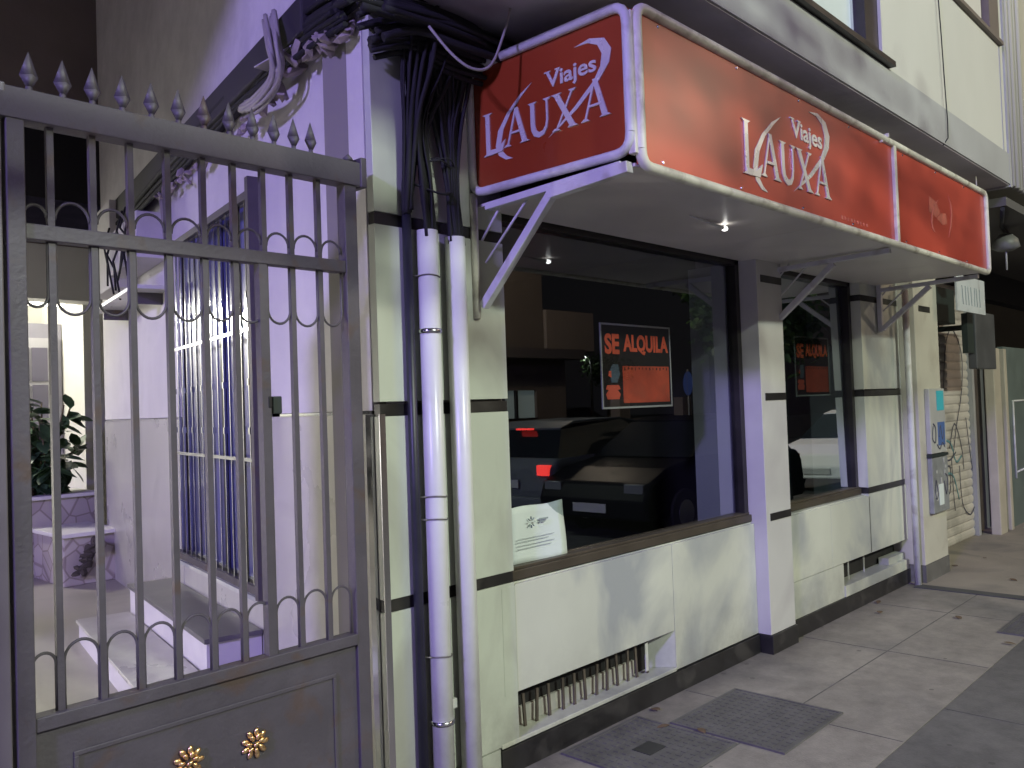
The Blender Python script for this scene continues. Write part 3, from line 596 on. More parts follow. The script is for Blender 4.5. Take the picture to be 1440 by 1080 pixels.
# ================================================================== ADVERTS IN THE WINDOWS
def alquila(x0, x1, z0, z1, y, label):
    t = empty('to_let_sign', ((x0+x1)/2, y, z0), label, 'sign'); W = x1-x0; H = z1-z0
    obj('card', B(x0, x1, y, y+.003, z0, z1), signblack, t)
    b = bm_()
    for q in ((x0-.006, x1+.006, z1-.004, z1+.006), (x0-.006, x1+.006, z0-.006, z0+.004), (x0-.006, x0+.004, z0+.004, z1-.004), (x1-.004, x1+.006, z0+.004, z1-.004)): box(b, q[0], q[1], y-.002, y+.005, q[2], q[3])
    obj('border', b, mat('card_border', (.45, .45, .42), .5), t)
    for s, a, w_ in (('SE', .045, .20), ('ALQUILA', .30, .67)):
        b = textmesh(s, .2, .0085, .0006); xs_ = [v.co.x for v in b.verts]; ys_ = [v.co.y for v in b.verts]
        m0, m1, n0, n1 = min(xs_), max(xs_), min(ys_), max(ys_)
        for v in b.verts: v.co = Vector((x0+W*(a+w_*(v.co.x-m0)/(m1-m0)), y-.001-v.co.z*.5, z1-H*.36+H*.25*(v.co.y-n0)/(n1-n0)))
        obj('text', b, signorange, t)
    obj('number_panel', B(x0+W*.28, x1-W*.03, y-.0015, y, z0+H*.05, z0+H*.50), signorange2, t)
    b = bm_(); random.seed(78)
    for i in range(13): q = x0+W*(.30+.052*i); box(b, q, q+random.uniform(.006, .014), y-.0022, y-.0016, z0+H*(.445+random.uniform(0, .02)), z0+H*.485)
    obj('number_trace', b, mat('trace_brown', (.12, .03, .015), .7), t)
    # handset and telephone pictograms
    b = bm_(); prism(b, [(.06, .10), (.22, .10), (.24, .16), (.20, .21), (.24, .22), (.22, .27), (.06, .27), (.04, .22), (.08, .21), (.04, .16)], lambda u, v: (x0+W*u, y-.0005, z0+H*v), lambda u, v: (x0+W*u, y-.0016, z0+H*v)); obj('telephone', b, mat('card_red', (.75, .12, .06), .6), t)
    b = bm_(); prism(b, [(.12, .30), (.20, .30), (.24, .40), (.22, .52), (.14, .52), (.10, .44)], lambda u, v: (x0+W*u, y-.0005, z0+H*v), lambda u, v: (x0+W*u, y-.0016, z0+H*v)); obj('figure', b, mat('card_bluegrey', (.10, .14, .17), .6), t)
    b = bm_(); prism(b, [(.08, .38), (.12, .36), (.12, .44), (.09, .44)], lambda u, v: (x0+W*u, y-.0005, z0+H*v), lambda u, v: (x0+W*u, y-.0022, z0+H*v)); obj('flag', b, mat('card_red', (.75, .12, .06), .6), t)
    return t
alquila(3.61, 4.265, 1.57, 2.02, 2.775, 'black and orange to-let card behind the large display window')
alquila(5.90, 6.47, 1.60, 2.03, 2.775, 'dim orange to-let card behind the narrow second display window')
b = bm_(); n_ = 8
for i in range(n_):
    for k in range(n_):
        def P(i, k): u = i/n_; v = k/n_; return (2.80+.385*u+.004*math.sin(v*5), 2.712-.008*math.sin(u*3+v*2)*u-.010*u*u*(1-v), .868+.262*v-.010*u*math.cos(v*2)+.004*math.sin(u*7))
        b.faces.new([b.verts.new(P(*q)) for q in ((i, k), (i+1, k), (i+1, k+1), (i, k+1))])
bmesh.ops.remove_doubles(b, verts=b.verts, dist=1e-5)
pp = obj('paper_notice', b, paper, smooth=True); tag(pp, 'white paper notice with faint grey emblem in the corner of the display window', 'notice')
so = pp.modifiers.new('thick', 'SOLIDIFY'); so.thickness = .0006
b = bm_(); cx, cz = 2.93, 1.055
for k in range(8):
    a = k*math.pi/4; bar(b, (cx+.012*math.cos(a), 2.698, cz+.012*math.sin(a)), (cx+.027*math.cos(a), 2.698, cz+.027*math.sin(a)), .009, .001)
box(b, cx+.055, cx+.12, 2.6975, 2.6985, cz+.004, cz+.012); box(b, cx+.055, cx+.10, 2.6975, 2.6985, cz-.008, cz-.001)
for k, (zz, ww) in enumerate(((.985, .26), (.972, .22), (.955, .26), (.94, .24))): box(b, 2.83, 2.83+ww, 2.6975, 2.6979, zz, zz+.0022)
obj('print', b, printgrey, pp)

# ================================================================== GATE
gt = empty('iron_gate', (1.4, 2.66, .12), 'grey iron gate with spear tips, looped bars and brass rosettes on its lower panel', 'gate')
GY = 2.60
k_ = GY/2.66
b = bm_(); box(b, .752*k_+0, .80*k_, GY-.03, GY+.03, .03, 2.46); obj('stile', b, ironm, gt, bev=.003)
b = bm_(); box(b, 1.89*k_, 1.945*k_, GY-.025, GY+.025, .03, 2.46); obj('stile', b, ironm, gt, bev=.003)
zk = lambda z: 1.6+(z-1.6)*k_
def rail(z0, z1, t=.03, nm='rail', x0=.80, x1=1.89, m=ironm): return obj(nm, B(x0*k_, x1*k_, GY-t, GY+t, zk(z0), zk(z1)), m, gt, bev=.003)
rail(2.455, 2.545, .034, 'top_rail', .70, 1.965)
obj('end_cap', B(1.958*k_, 1.985*k_, GY-.042, GY+.042, zk(2.45), zk(2.565)), ironm, gt, bev=.004)
rail(2.12, 2.165, .022, 'mid_rail'); rail(.735, .775, .028, 'lower_rail')
bars_x = [.873, .991, 1.103, 1.220, 1.340, 1.449, 1.560, 1.669, 1.785]
for x in bars_x:
    obj('bar', bar(bm_(), (x*k_, GY, zk(.775)), (x*k_, GY, zk(2.455)), .0185, .0185), ironm, gt)
    
xs_all = [.80]+bars_x+[1.89]
for i in range(len(xs_all)-1):
    a = xs_all[i]+(.012 if i else 0); c = xs_all[i+1]-.010; r = (c-a)/2*k_; cx = (a+c)/2*k_
    b = bm_()
    z_ = zk(2.19)
    tube(b, [(cx+r*math.cos(t), GY, z_+r*math.sin(t)*1.1) for t in [math.pi*q/12 for q in range(13)]], .0045, 6)
    z_ = zk(1.965)
    tube(b, [(cx-r, GY, zk(2.12)), (cx-r, GY, z_)]+[(cx-r*math.cos(t), GY, z_-r*math.sin(t)*1.1) for t in [math.pi*q/12 for q in range(13)]]+[(cx+r, GY, zk(2.12))], .0045, 6)
    obj('upper_loop', b, ironm, gt)
    b = bm_(); z_ = zk(.91)
    tube(b, [(cx-r, GY, zk(.775))]+[(cx-r*math.cos(t), GY, z_+r*math.sin(t)*1.1) for t in [math.pi*q/12 for q in range(13)]]+[(cx+r, GY, zk(.775))], .0045, 6)
    obj('lower_loop', b, ironm, gt)
for i, x in enumerate((.823, .914, .998, 1.087, 1.177, 1.265, 1.353, 1.442, 1.53, 1.613, 1.693, 1.765, 1.93)):
    b = bm_(); X = x*k_; z0 = zk(2.546); last = i == 12
    h = (.035 if last else .118)
    for (za, ra), (zb, rb) in zip(((0, .011), (.016, .009), (.042, .025)), ((.016, .009), (.042, .025), (1, .0005))):
        zb_ = z0+(h if zb == 1 else zb*(h/.105)); tube(b, [(X, GY, z0+za*(h/.105)), (X, GY, zb_)], 1, 4, radii=[ra, rb])
    obj('spear_tip', b, ironm, gt)
# solid panel
obj('lower_panel', B(.80*k_, 1.89*k_, GY-.010, GY+.012, .06, zk(.734)), ironm, gt)
b = bm_()
for q in ((.90, 1.80, .635, .650), (.90, 1.80, .20, .215)): box(b, q[0]*k_, q[1]*k_, GY-.016, GY-.0105, zk(q[2]), zk(q[3]))
for xx in (.90, 1.785): box(b, xx*k_, (xx+.015)*k_, GY-.0155, GY-.0105, zk(.2145), zk(.6355))
obj('panel_moulding', b, ironm, gt, bev=.003)
b = bm_(); box(b, 1.545, 1.575, GY-.05, GY-.03, 1.02, 1.05)
bm_1 = bar(bm_(), (1.545*k_, GY-.002, zk(.775)), (1.545*k_, GY-.002, zk(2.12)), .034, .030); obj('lock_stile', bm_1, ironm, gt)
b.free()
obj('keyhole', B(1.552*k_, 1.566*k_, GY-.022, GY-.016, 1.62, 1.66), signblack, gt, bev=.003)
obj('lock_box', B(1.575*k_, 1.61*k_, GY-.012, GY+.02, 1.60, 1.66), dkbox, gt, bev=.004)
def rosette(x, z):
    b = bm_(); random.seed(int(x*100))
    for ring, (n, rr, s) in enumerate(((9, .036, .015), (7, .023, .012), (1, 0, .012))):
        for i in range(n):
            a = i*2*math.pi/n+ring*.3
            mm = Matrix.Translation((x+rr*math.cos(a), GY-.017-.005*ring, z+rr*math.sin(a))) @ Matrix.Rotation(-a, 4, 'Y') @ Matrix.Diagonal((s, .006, s*.62, 1))
            bmesh.ops.create_icosphere(b, subdivisions=2, radius=1, matrix=mm)
    return obj('rosette', b, brass, gt, smooth=True)
rosette(1.468*k_, zk(.500)); rosette(1.238*k_, zk(.512))
# masonry / fixed post at the hinge side
gp = empty('gate_post', (.6, 2.65, 0), 'wide grey steel gate post at the left picture edge', 'post')
obj('post', B(.30, .725, 2.575, 2.66, 0, 2.50), mat('post_purple_grey', (.16, .145, .155), .5, 0, .1, 5), gp, bev=.004)
obj('post_cap', B(.28, .735, 2.565, 2.67, 2.501, 2.53), MATS['post_purple_grey'], gp, bev=.004)

# ================================================================== PASSAGE
struct('passage_floor', B(-.6, 6.5, 2.78, 12.2, -.1, .18), floorp)
struct('threshold', B(.4, 2.03, 2.52, 2.779, -.1, .05), slate)
st = empty('stone_bench', (2.3, 5, .18), 'white plastered bench block with dark slate top below the grilled window', 'bench')
obj('slab_top', B(1.35, 3.2, .006, .30, .47, .495), slate, st, bev=.003, mtx=PM)
obj('block', B(1.37, 3.18, .006, .285, .18, .469), plaster, st, mtx=PM)
st = empty('stone_step', (2.2, 5, .18), 'low stone step with white riser in front of the slate topped bench', 'step')
obj('tread', B(1.2, 3.15, .30, .62, .30, .32), passmarble, st, bev=.003, mtx=PM)
obj('riser', B(1.22, 3.13, .30, .605, .18, .299), plaster, st, mtx=PM)
def stonewall(name, x0, x1, y0, y1, z1, label):
    t = empty(name, ((x0+x1)/2, (y0+y1)/2, .18), label, 'planter', 'passage planters')
    obj('stone_facing', B(x0, x1, y0, y1, .18, z1), stonep, t, bev=.012)
    obj('cap', B(x0-.03, x1+.02, y0-.04, y1, z1, z1+.035), plaster, t, bev=.004)
    return t
stonewall('stone_planter', 2.15, 3.25, 8.75, 9.4, .87, 'tall stone-faced planter that holds the big leafy plant')
stonewall('stone_planter', 2.62, 3.08, 7.85, 8.6, .60, 'lower stone-faced planter in front of the taller one')
# plant
pl = empty('rubber_plant', (2.80, 8.95, .9), 'bushy plant with large dark glossy leaves in the stone planter', 'plant')
random.seed(21); b = bm_(); lf = bm_()
def leaf(b, c, d, L, W, up_):
    d = d.normalized(); s = d.cross(up_).normalized(); n = s.cross(d)
    prof = [(0, 0), (.25, .8), (.5, 1), (.75, .75), (1, 0)]; mid = []; l_ = []; r_ = []
    for t, w_ in prof:
        dr = n*(-.18*L*t*t); mid.append(b.verts.new(c+d*L*t+dr)); 
        if 0 < t < 1: l_.append(b.verts.new(c+d*L*t+dr+s*W*w_+n*.08*W)); r_.append(b.verts.new(c+d*L*t+dr-s*W*w_+n*.08*W))
    b.faces.new((mid[0], mid[1], l_[0])); b.faces.new((mid[0], r_[0], mid[1]))
    for i in range(2): b.faces.new((mid[i+1], mid[i+2], l_[i+1], l_[i])); b.faces.new((mid[i+1], r_[i], r_[i+1], mid[i+2]))
    b.faces.new((mid[3], mid[4], l_[2])); b.faces.new((mid[3], r_[2], mid[4]))
for i in range(20):
    a = random.uniform(0, 6.28); base = Vector((2.84+random.gauss(0, .06), 8.95+random.gauss(0, .06), .9))
    top = Vector((2.84+math.cos(a)*random.uniform(.1, .40), 8.95+math.sin(a)*.28, random.uniform(1.1, 1.95)))
    tube(b, [base, base.lerp(top, .5)+Vector((0, 0, .1)), top], .008, 5)
    for k in range(15):
        t = random.uniform(.2, 1); p = base.lerp(top, t)
        d = Vector((random.gauss(0, 1), random.gauss(0, 1), random.gauss(-.15, .5)))
        leaf(lf, p, d, random.uniform(.15, .26), random.uniform(.045, .07), Vector((random.gauss(0, .3), random.gauss(0, .3), 1)))
obj('stems', b, bark, pl); obj('leaves', lf, leafm, pl, smooth=True)
lumps('dry_plant', [((2.72, 7.80, .30), (2.86, 7.78, .55), 26, .035)], 'withered dark clump leaning on the front of the lower planter', mat('dry_clump', (.06, .05, .045), .95, 0, .3, 20), seed=33)
# back building and portico
bb = empty('back_building', (2.5, 9.5, 0), 'dark building closing the passage, its lit white porch with a grey panelled door', 'building')
b = bm_(); box(b, -1.5, 6.0, 9.9, 10.2, 3.9, 9.0); box(b, -1.5, 2.55, 9.9, 10.2, 3.3, 3.9); box(b, 2.75, 6, 9.9, 10.2, 3.3, 3.9); obj('upper_wall', b, backwallm, bb)
obj('roller_blind', B(2.2, 3.92, 9.86, 9.899, 3.55, 4.0), mat('blind_blue', (.055, .05, .085), .6, 0, .2, 3, stretch=(1, 1, 12)), bb)
obj('pale_strip', B(2.83, 2.98, 9.82, 9.855, 3.75, 4.62), lintelm, bb)
obj('dark_opening', B(2.7, 3.9, 9.84, 9.897, 4.001, 4.75), mat('opening_dark', (.02, .018, .022), .7), bb)
obj('lintel', B(.5, 6, 9.6, 9.9, 2.88, 3.45), lintelm, bb)
obj('porch_wall', B(.5, 6, 11.2, 11.4, .1, 3.5), lintelm, bb)
obj('porch_ceiling', B(.5, 6, 9.9, 11.2, 3.2, 3.3), lintelm, bb)
obj('porch_pier', B(3.56, 6, 9.9, 11.2, .1, 3.2), lintelm, bb)
obj('door_surround', B(2.0, 3.55, 10.55, 10.7, .1, 2.72), doorm, bb)
dr = obj('door', B(2.2, 3.44, 10.50, 10.549, .1, 2.55), mat('door_white', (.50, .49, .52), .5, 0, .05, 4), bb)
b = bm_()
for x, w_ in ((2.5, .2), (2.78, .15), (3.06, .13), (3.22, .16)):
    for z in (1.22, 1.64, 2.06): box(b, x, x+w_, 10.485, 10.499, z, z+.38)
obj('door_pane', b, mat('pane_mauve', (.16, .15, .20), .3), dr)
lt = obj('porch_light', B(2.3, 3.40, 9.98, 10.05, 2.86, 2.92), emit('porch_emit', (1, .95, .84), 9)); tag(lt, 'long bright light strip under the porch lintel at the back of the passage', 'lamp')
cl = empty('added_court_lamp', (-.55, 5.0, 1.4), 'small shaded lamp added out of sight to whiten the lower passage wall', 'lamp')  # added lamp, out of view, brightens the lower passage wall
obj('shade', tube(bm_(), [(-.6, 5.0, 1.43), (-.6, 5.0, 1.45), (-.6, 5.0, 1.55)], 1, 20, radii=[.30, .29, .08]), white_pvc, cl)
obj('arm', bar(bm_(), (-.9, 5.0, 1.44), (-.6, 5.0, 1.50), .03), ironm, cl)
obj('glow_blob', tube(bm_(), [(-.6, 5.0, 1.40), (-.6, 5.0, 1.428)], .03, 10), emit('added_court_emit', (1, .96, .85), 8), cl)
def lamp(name, loc, power, col, r=.08, typ='POINT', parent=None, **k):
    ld = bpy.data.lights.new(name, typ); ld.energy = power; ld.color = col
    if typ in ('POINT', 'SPOT'): ld.shadow_soft_size = r
    for a, v_ in k.items(): setattr(ld, a, v_)
    o = bpy.data.objects.new(name, ld); COL.objects.link(o); o.location = loc
    return o
lamp('porch_lamp_light', (1.8, 10.15, 2.75), P_COURT, C_COURT, .15)
lamp('added_court_light', (-.6, 5.0, 1.33), 105, (1, .97, .84), .05)
# left neighbour wall of the passage (never in view directly, closes the court)
tag(obj('courtyard_wall', B(-1.2, -.9, 2.9, 10, 0, 1.5), plaster), 'low plastered wall on the far side of the passage, hidden behind the gate post', 'wall')
nb = empty('side_shading_building', (-5, 8, 3.9), 'unseen dark building mass left of the passage, shaped to shade the upper wall', 'building')
obj('shading_overhang', B(-12, -.5, 2.7, 14, 4.5, 9), backwallm, nb)  # unseen overhang, sized to cast shade on the upper passage wall
obj('rear_wall', B(-12, -1.3, 10.3, 14, 0, 4.5), backwallm, nb)

# ================================================================== NEXT SHOP (right)
ns = empty('neighbour_shop', (9.5, 2.8, 0), 'neighbouring shop with cream pier, graffitied shutter and green door at the right edge', 'building')
obj('pier', B(7.505, 8.10, 2.47, 2.90, .15, 2.62), mat('pier_cream', (.50, .48, .41), .5, 0, .08, 2, stain=(.34, .30, .25), ss=2.4, samt=.6), ns, bev=.003)
obj('pier_plinth', B(7.50, 8.105, 2.465, 2.90, 0, .149), mat('plinth_grey', (.12, .115, .11), .6, 0, .2, 5, stain=(.2, .2, .2), ss=8, samt=.5), ns)
obj('black_band', B(7.62, 7.9, 2.466, 2.48, 2.28, 2.33), blacktile, ns)
obj('next_upper_wall', B(7.61, 20, 1.76, 3.2, 3.30, 9), mat('next_wall', (.42, .39, .34), .8, 0, .1, 1), ns)
for i, x in enumerate((7.66, 7.76, 7.88, 8.0)): obj('drain_pipe', tube(bm_(), [(x, 1.73, 3.2), (x, 1.73, 8)], .022+.008*(i % 2), 10), mat('pipe_cream', (.45, .43, .38), .5), ns)
obj('dark_soffit', B(7.61, 20, 1.77, 3.2, 3.05, 3.12), mat('next_soffit', (.09, .085, .08), .9), ns)
obj('shop_header', B(8.10, 20, 2.95, 3.1, 2.70, 3.3), mat('header_dark', (.02, .02, .024), .7), ns)
# shutter
b = bm_(); z = .0; rows = 30; hh = 2.72/rows
for i in range(rows):
    za = i*hh; prof = [(0, 0), (-.012, .2), (-.016, .5), (-.012, .8), (0, .95), (.004, 1)]
    for q in range(5):
        a, c = prof[q], prof[q+1]
        b.faces.new([b.verts.new(p) for p in ((8.1, 2.86+a[0], za+a[1]*hh), (10.25, 2.86+a[0], za+a[1]*hh), (10.25, 2.86+c[0], za+c[1]*hh), (8.1, 2.86+c[0], za+c[1]*hh))])
bmesh.ops.remove_doubles(b, verts=b.verts, dist=1e-4); so_ = obj('roller_shutter', b, shutterm, ns); so_.modifiers.new('s', 'SOLIDIFY').thickness = .004
# graffiti scrawls
def scrawl(curves, y, r=.010, m=inkm, nm='graffiti', parent=ns):
    b = bm_()
    for c in curves:
        sm = []
        for k in range(len(c)-1):
            a, d = Vector(c[k]), Vector(c[k+1]); p_ = Vector(c[max(k-1, 0)]); q_ = Vector(c[min(k+2, len(c)-1)])
            for t in (0, .25, .5, .75): v = .5*((2*a)+(-p_+d)*t+(2*p_-5*a+4*d-q_)*t*t+(-p_+3*a-3*d+q_)*t**3); sm.append((v.x, y, v.y))
        sm.append((c[-1][0], y, c[-1][1])); tube(b, sm, r, 5)
        
    bmesh.ops.scale(b, vec=(1, .2, 1), verts=b.verts, space=Matrix.Translation((0, -y, 0)))
    return obj(nm, b, m, parent)
scrawl([[(9.35, 1.35), (9.5, 2.0), (9.75, 2.25), (10.05, 2.0), (10.0, 1.6), (9.75, 1.2), (9.6, .9)],
        [(9.5, 1.0), (9.7, 1.25), (9.9, 1.0), (9.95, .75)], [(9.3, .9), (9.5, .88), (9.7, .95)], [(9.55, .9), (9.57, .5), (9.6, .35)],
        [(10.1, 1.3), (10.2, .9), (10.35, .5), (10.5, .7), (10.35, .95)], [(9.8, .8), (9.85, .4), (10.1, .25), (10.3, .35)],
        [(9.35, .8), (9.3, .6), (9.45, .55), (9.5, .8), (9.35, .82)], [(10.3, 1.4), (10.4, .6), (10.3, .15)]], 2.838)
scrawl([[(9.25, 1.1), (9.55, 1.05), (9.7, .85), (9.9, .9)], [(9.4, .75), (9.6, .7), (9.75, .45)]], 2.840, .014, mat('graffiti_teal', (.12, .26, .28), .6))
obj('shutter_guide', B(10.25, 10.33, 2.80, 2.92, 0, 2.7), slabm, ns)
obj('grey_doorway', B(10.331, 11.0, 2.88, 2.94, 0, 2.7), mat('doorway_grey', (.20, .20, .205), .6, 0, .2, 2, stain=(.10, .10, .10), ss=2, samt=.6), ns)
b = B(10.40, 10.66, 2.62, 2.72, 0, 2.05); obj('pale_post', b, creamstone, ns, bev=.01)
obj('pale_post', B(10.84, 10.94, 2.62, 2.72, 0, 2.05), creamstone, ns, bev=.01)
gd = obj('green_door', B(10.97, 13.6, 2.66, 2.72, 0, 2.08), greendoor, ns)
b = bm_(); tube(b, [(11.25, 2.65, 1.45), (12.4, 2.65, 1.45)], .012, 6); tube(b, [(11.25, 2.65, .55), (11.25, 2.65, 1.45)], .012, 6); tube(b, [(11.25, 2.65, .62), (12.4, 2.65, .66)], .012, 6); obj('door_rail', b, signwhite, gd)
obj('far_end_wall', B(13.6, 13.8, -.0, 0.02, 0, .01), interior, ns)
# things on and by the pier
mb = empty('utility_box', (7.8, 2.45, .57), 'grey utility boxes on the cream pier covered in stickers and marker scribble', 'utility box')
obj('door', B(7.66, 8.06, 2.43, 2.47, 1.065, 1.62), mat('box_upper', (.40, .40, .38), .5, 0, .1, 6), mb, bev=.006)
obj('lower_door', B(7.66, 8.07, 2.43, 2.47, .56, 1.03), greybox, mb, bev=.006)
obj('hinge_bar', B(7.65, 8.08, 2.425, 2.47, 1.035, 1.06), dkbox, mb)
obj('teal_sticker', B(7.84, 8.02, 2.427, 2.429, 1.43, 1.60), tealm, mb)
obj('blue_sticker', B(7.84, 8.02, 2.427, 2.429, 1.13, 1.33), bluem, mb)
obj('paper_sticker', B(7.80, 7.92, 2.427, 2.429, .62, .80), paper, mb)
random.seed(31); b = bm_()
for i in range(10): x = random.uniform(7.7, 8.0); z = random.uniform(.66, .98); box(b, x, x+random.uniform(.02, .05), 2.4275, 2.4295, z, z+random.uniform(.02, .05))
obj('torn_sticker', b, mat('torn_paper', (.42, .42, .40), .8), mb)
scrawl([[(7.72, 1.3), (7.69, 1.2), (7.76, 1.16), (7.78, 1.28), (7.72, 1.32)], [(7.8, 1.14), (7.87, 1.10), (7.94, 1.15), (8.0, 1.11)], [(7.86, 1.2), (7.9, 1.3), (7.95, 1.18), (8.0, 1.28)]], 2.426, .007, inkm, 'marker_scribble', mb)
scrawl([[(7.70, .75), (7.73, .84), (7.77, .74), (7.73, .68), (7.70, .75)], [(7.94, .82), (7.99, .70), (8.03, .84), (7.97, .88)]], 2.426, .007, inkm, 'marker_scribble', mb)
dp = pipe('drain_pipe', 7.40, 2.50, .026, 0.0, 2.45, signwhite, 'slim grey drain pipe standing between the shop and the cream pier')
tag(obj('hanging_box', B(8.80, 9.42, 2.70, 2.84, 2.27, 2.62), dkbox, bev=.01), 'dark green box fixed at the top of the graffitied shutter', 'box')
ws = obj('hanging_banner', B(8.1, 8.95, 2.30, 2.315, 2.30, 2.62), mat('banner_pale', (.50, .53, .56), .6, 0, .08, 4, stain=(.36, .38, .40), ss=6, samt=.6)); tag(ws, 'pale hanging shop banner with faint grey letters beyond the sign', 'banner')
b = bm_(); random.seed(79)
for i in range(7): x = 8.26+i*.085; bar(b, (x, 2.2985, 2.36), (x+random.uniform(-.03, .03), 2.2985, 2.53), .012, .001)
obj('banner_strokes', b, mat('banner_grey', (.33, .36, .39), .7), ws)
bx = empty('projecting_sign', (9.3, 2.4, 1.9), 'dark box sign projecting over the grey doorway beyond the shutter', 'sign')
obj('face', B(9.06, 9.72, 2.42, 2.50, 1.80, 2.36), mat('box_sign_grey', (.07, .072, .078), .5, 0, .2, 3), bx, bev=.01); obj('edge', B(8.86, 9.059, 2.44, 2.49, 1.95, 2.33), dkbox, bx); obj('arm', B(9.3, 9.36, 2.50, 2.86, 2.2, 2.25), dkbox, bx)
dl = empty('dome_lamp', (8.45, 1.98, 2.8), 'unlit round ceiling lamp hanging in the dark porch beyond the sign', 'lamp')
b = bm_(); tube(b, [(8.6, 2.02, 2.98), (8.6, 2.02, 2.93), (8.6, 2.02, 2.86), (8.6, 2.02, 2.83)], 1, 20, radii=[.05, .10, .115, .06]); obj('shade', b, mat('lamp_shade_grey', (.13, .13, .125), .5), dl)
obj('pull', tube(bm_(), [(8.6, 2.02, 2.83), (8.6, 2.02, 2.66)], .008, 6), slabm, dl)
b = tube(bm_(), [(7.62, 1.80, 3.03), (8.0, 1.9, 3.00), (8.4, 2.0, 3.03), (9.0, 2.1, 3.04)], .018, 6); tag(obj('soffit_cable', b, cablem), 'dark cable slung under the neighbouring soffit beyond the sign', 'cable')

random.seed(91)
for i in range(11):
    x, y = random.uniform(3.0, 9.5), random.choice((random.uniform(2.35, 2.58), random.uniform(1.3, 2.5))); b = bm_()
    leaf(b, Vector((x, y, .014)), Vector((random.gauss(0, 1), random.gauss(0, 1), .05)), random.uniform(.04, .075), random.uniform(.012, .022), Vector((0, 0, 1)))
    q = obj('dry_leaf', b, mat('dry_leaf', (.13, .085, .05), .8, 0, .3, 20)); q.modifiers.new('s', 'SOLIDIFY').thickness = .0015
    tag(q, 'small dry fallen leaf lying on the paving by the shop', 'leaf', 'dry leaves scattered on the paving')
# ================================================================== STREET BEHIND THE CAMERA (lights and reflections)
def street_lamp(x, y, h, arm, power, col, ecol, label, r=.24, lit=8):
    t = empty('street_lamp', (x, y, 0), label, 'street lamp', 'street lamps')
    obj('pole', tube(bm_(), [(x, y, -.12), (x, y, h*.5), (x, y, h-.1)], 1, 12, radii=[.075, .06, .045]), mat('lamp_pole', (.12, .12, .12), .5, .5), t)
    ax, ay = arm; tip = Vector((x+ax, y+ay, h))
    obj('arm', tube(bm_(), [(x, y, h-.12), (x+ax*.4, y+ay*.4, h+.03), tip+Vector((0, 0, .05))], .03, 8), MATS['lamp_pole'], t)
    b = bm_(); bmesh.ops.create_icosphere(b, subdivisions=3, radius=1, matrix=Matrix.Translation(tip+Vector((0, 0, .06))) @ Matrix.Diagonal((.26, .26, .07, 1))); obj('head', b, MATS['lamp_pole'], t, smooth=True)
    b = bm_(); bmesh.ops.create_icosphere(b, subdivisions=2, radius=1, matrix=Matrix.Translation(tip+Vector((0, 0, -.012))) @ Matrix.Diagonal((.17, .17, .03, 1))); obj('lens', b, emit('lens_'+label[:6], ecol, lit), t, smooth=True)
    if power: lamp('lamp_light', tip+Vector((0, 0, -.16)), power, col, r)
    return t
street_lamp(2.0, -8.95, 7.3, (.3, .9), P_WHITE, C_WHITE, (1, 1, .9), 'tall street lamp with a white head across the road behind the camera')
street_lamp(-9.8, -.10, 6.3, (.0, -.8), P_PURPLE, C_PURPLE, (.5, .35, 1), 'purple glowing street lamp on the near pavement behind the camera', r=.45)
street_lamp(15.0, -9.2, 7.8, (0, .8), P_WARM, C_WARM, (1, .8, .5), 'warm street lamp across the road further along the street')
street_lamp(34.0, -21.4, 3.95, (.0, -.5), 0, C_WHITE, (1, 1, .95), 'distant white street lamp reflected in the large display window', lit=60)

def tree(name, x, y, h, cr, cz, label, n=900, seed=1, trunk=.12, lsz=.10, off=(0, 0)):
    random.seed(seed); t = empty(name, (x, y, 0), label, 'tree', 'street trees')
    b = bm_(); tube(b, [(x, y, -.1), (x+.05, y, h*.35), (x-.04, y+.04, h*.62)], 1, 10, radii=[trunk, trunk*.75, trunk*.5]); lf = bm_(); limbs = []
    for i in range(11):
        a = i*2.4; e = Vector((x+off[0]+math.cos(a)*cr*random.uniform(.5, .95), y+off[1]+math.sin(a)*cr*random.uniform(.5, .95), cz+random.uniform(-.5, .8)*cr*.8))
        s0 = Vector((x, y, h*random.uniform(.45, .62))); mid = s0.lerp(e, .5)+Vector((0, 0, .15)); tube(b, [s0, mid, e], 1, 6, radii=[trunk*.35, trunk*.2, .012]); limbs.append((s0, mid, e))
    obj('trunk', b, bark, t)
    for i in range(n):
        s0, mid, e = random.choice(limbs); tt = random.uniform(.35, 1.08); p = s0.lerp(mid, tt*2) if tt < .5 else mid.lerp(e, (tt-.5)*2)
        p = p+Vector([random.gauss(0, cr*.13) for _ in range(3)])
        leaf(lf, p, Vector((random.gauss(0, 1), random.gauss(0, 1), random.gauss(-.3, .6))), lsz*random.uniform(.7, 1.5), lsz*random.uniform(.3, .55), Vector((random.gauss(0, .4), random.gauss(0, .4), 1)))
    obj('crown', lf, leafm2, t); return t
tree('street_tree', 1.0, -.27, 7.4, 1.15, 3.9, 'street tree at the kerb just behind the camera, dappling the shop front', 300, 3, off=(3.6, -1.6))
tree('street_tree', 35.6, -21.6, 4.6, 1.5, 3.2, 'leafy street tree beside the distant white street lamp', 1500, 4, lsz=.16)
tree('street_tree', 21.5, -6.2, 6.5, 2.2, 4.0, 'large dark street tree across the road to the right', 2600, 5, lsz=.22)
tree('street_tree', 27.5, -8.6, 6.5, 2.4, 4.0, 'second large street tree further down the road', 2400, 6, lsz=.24)

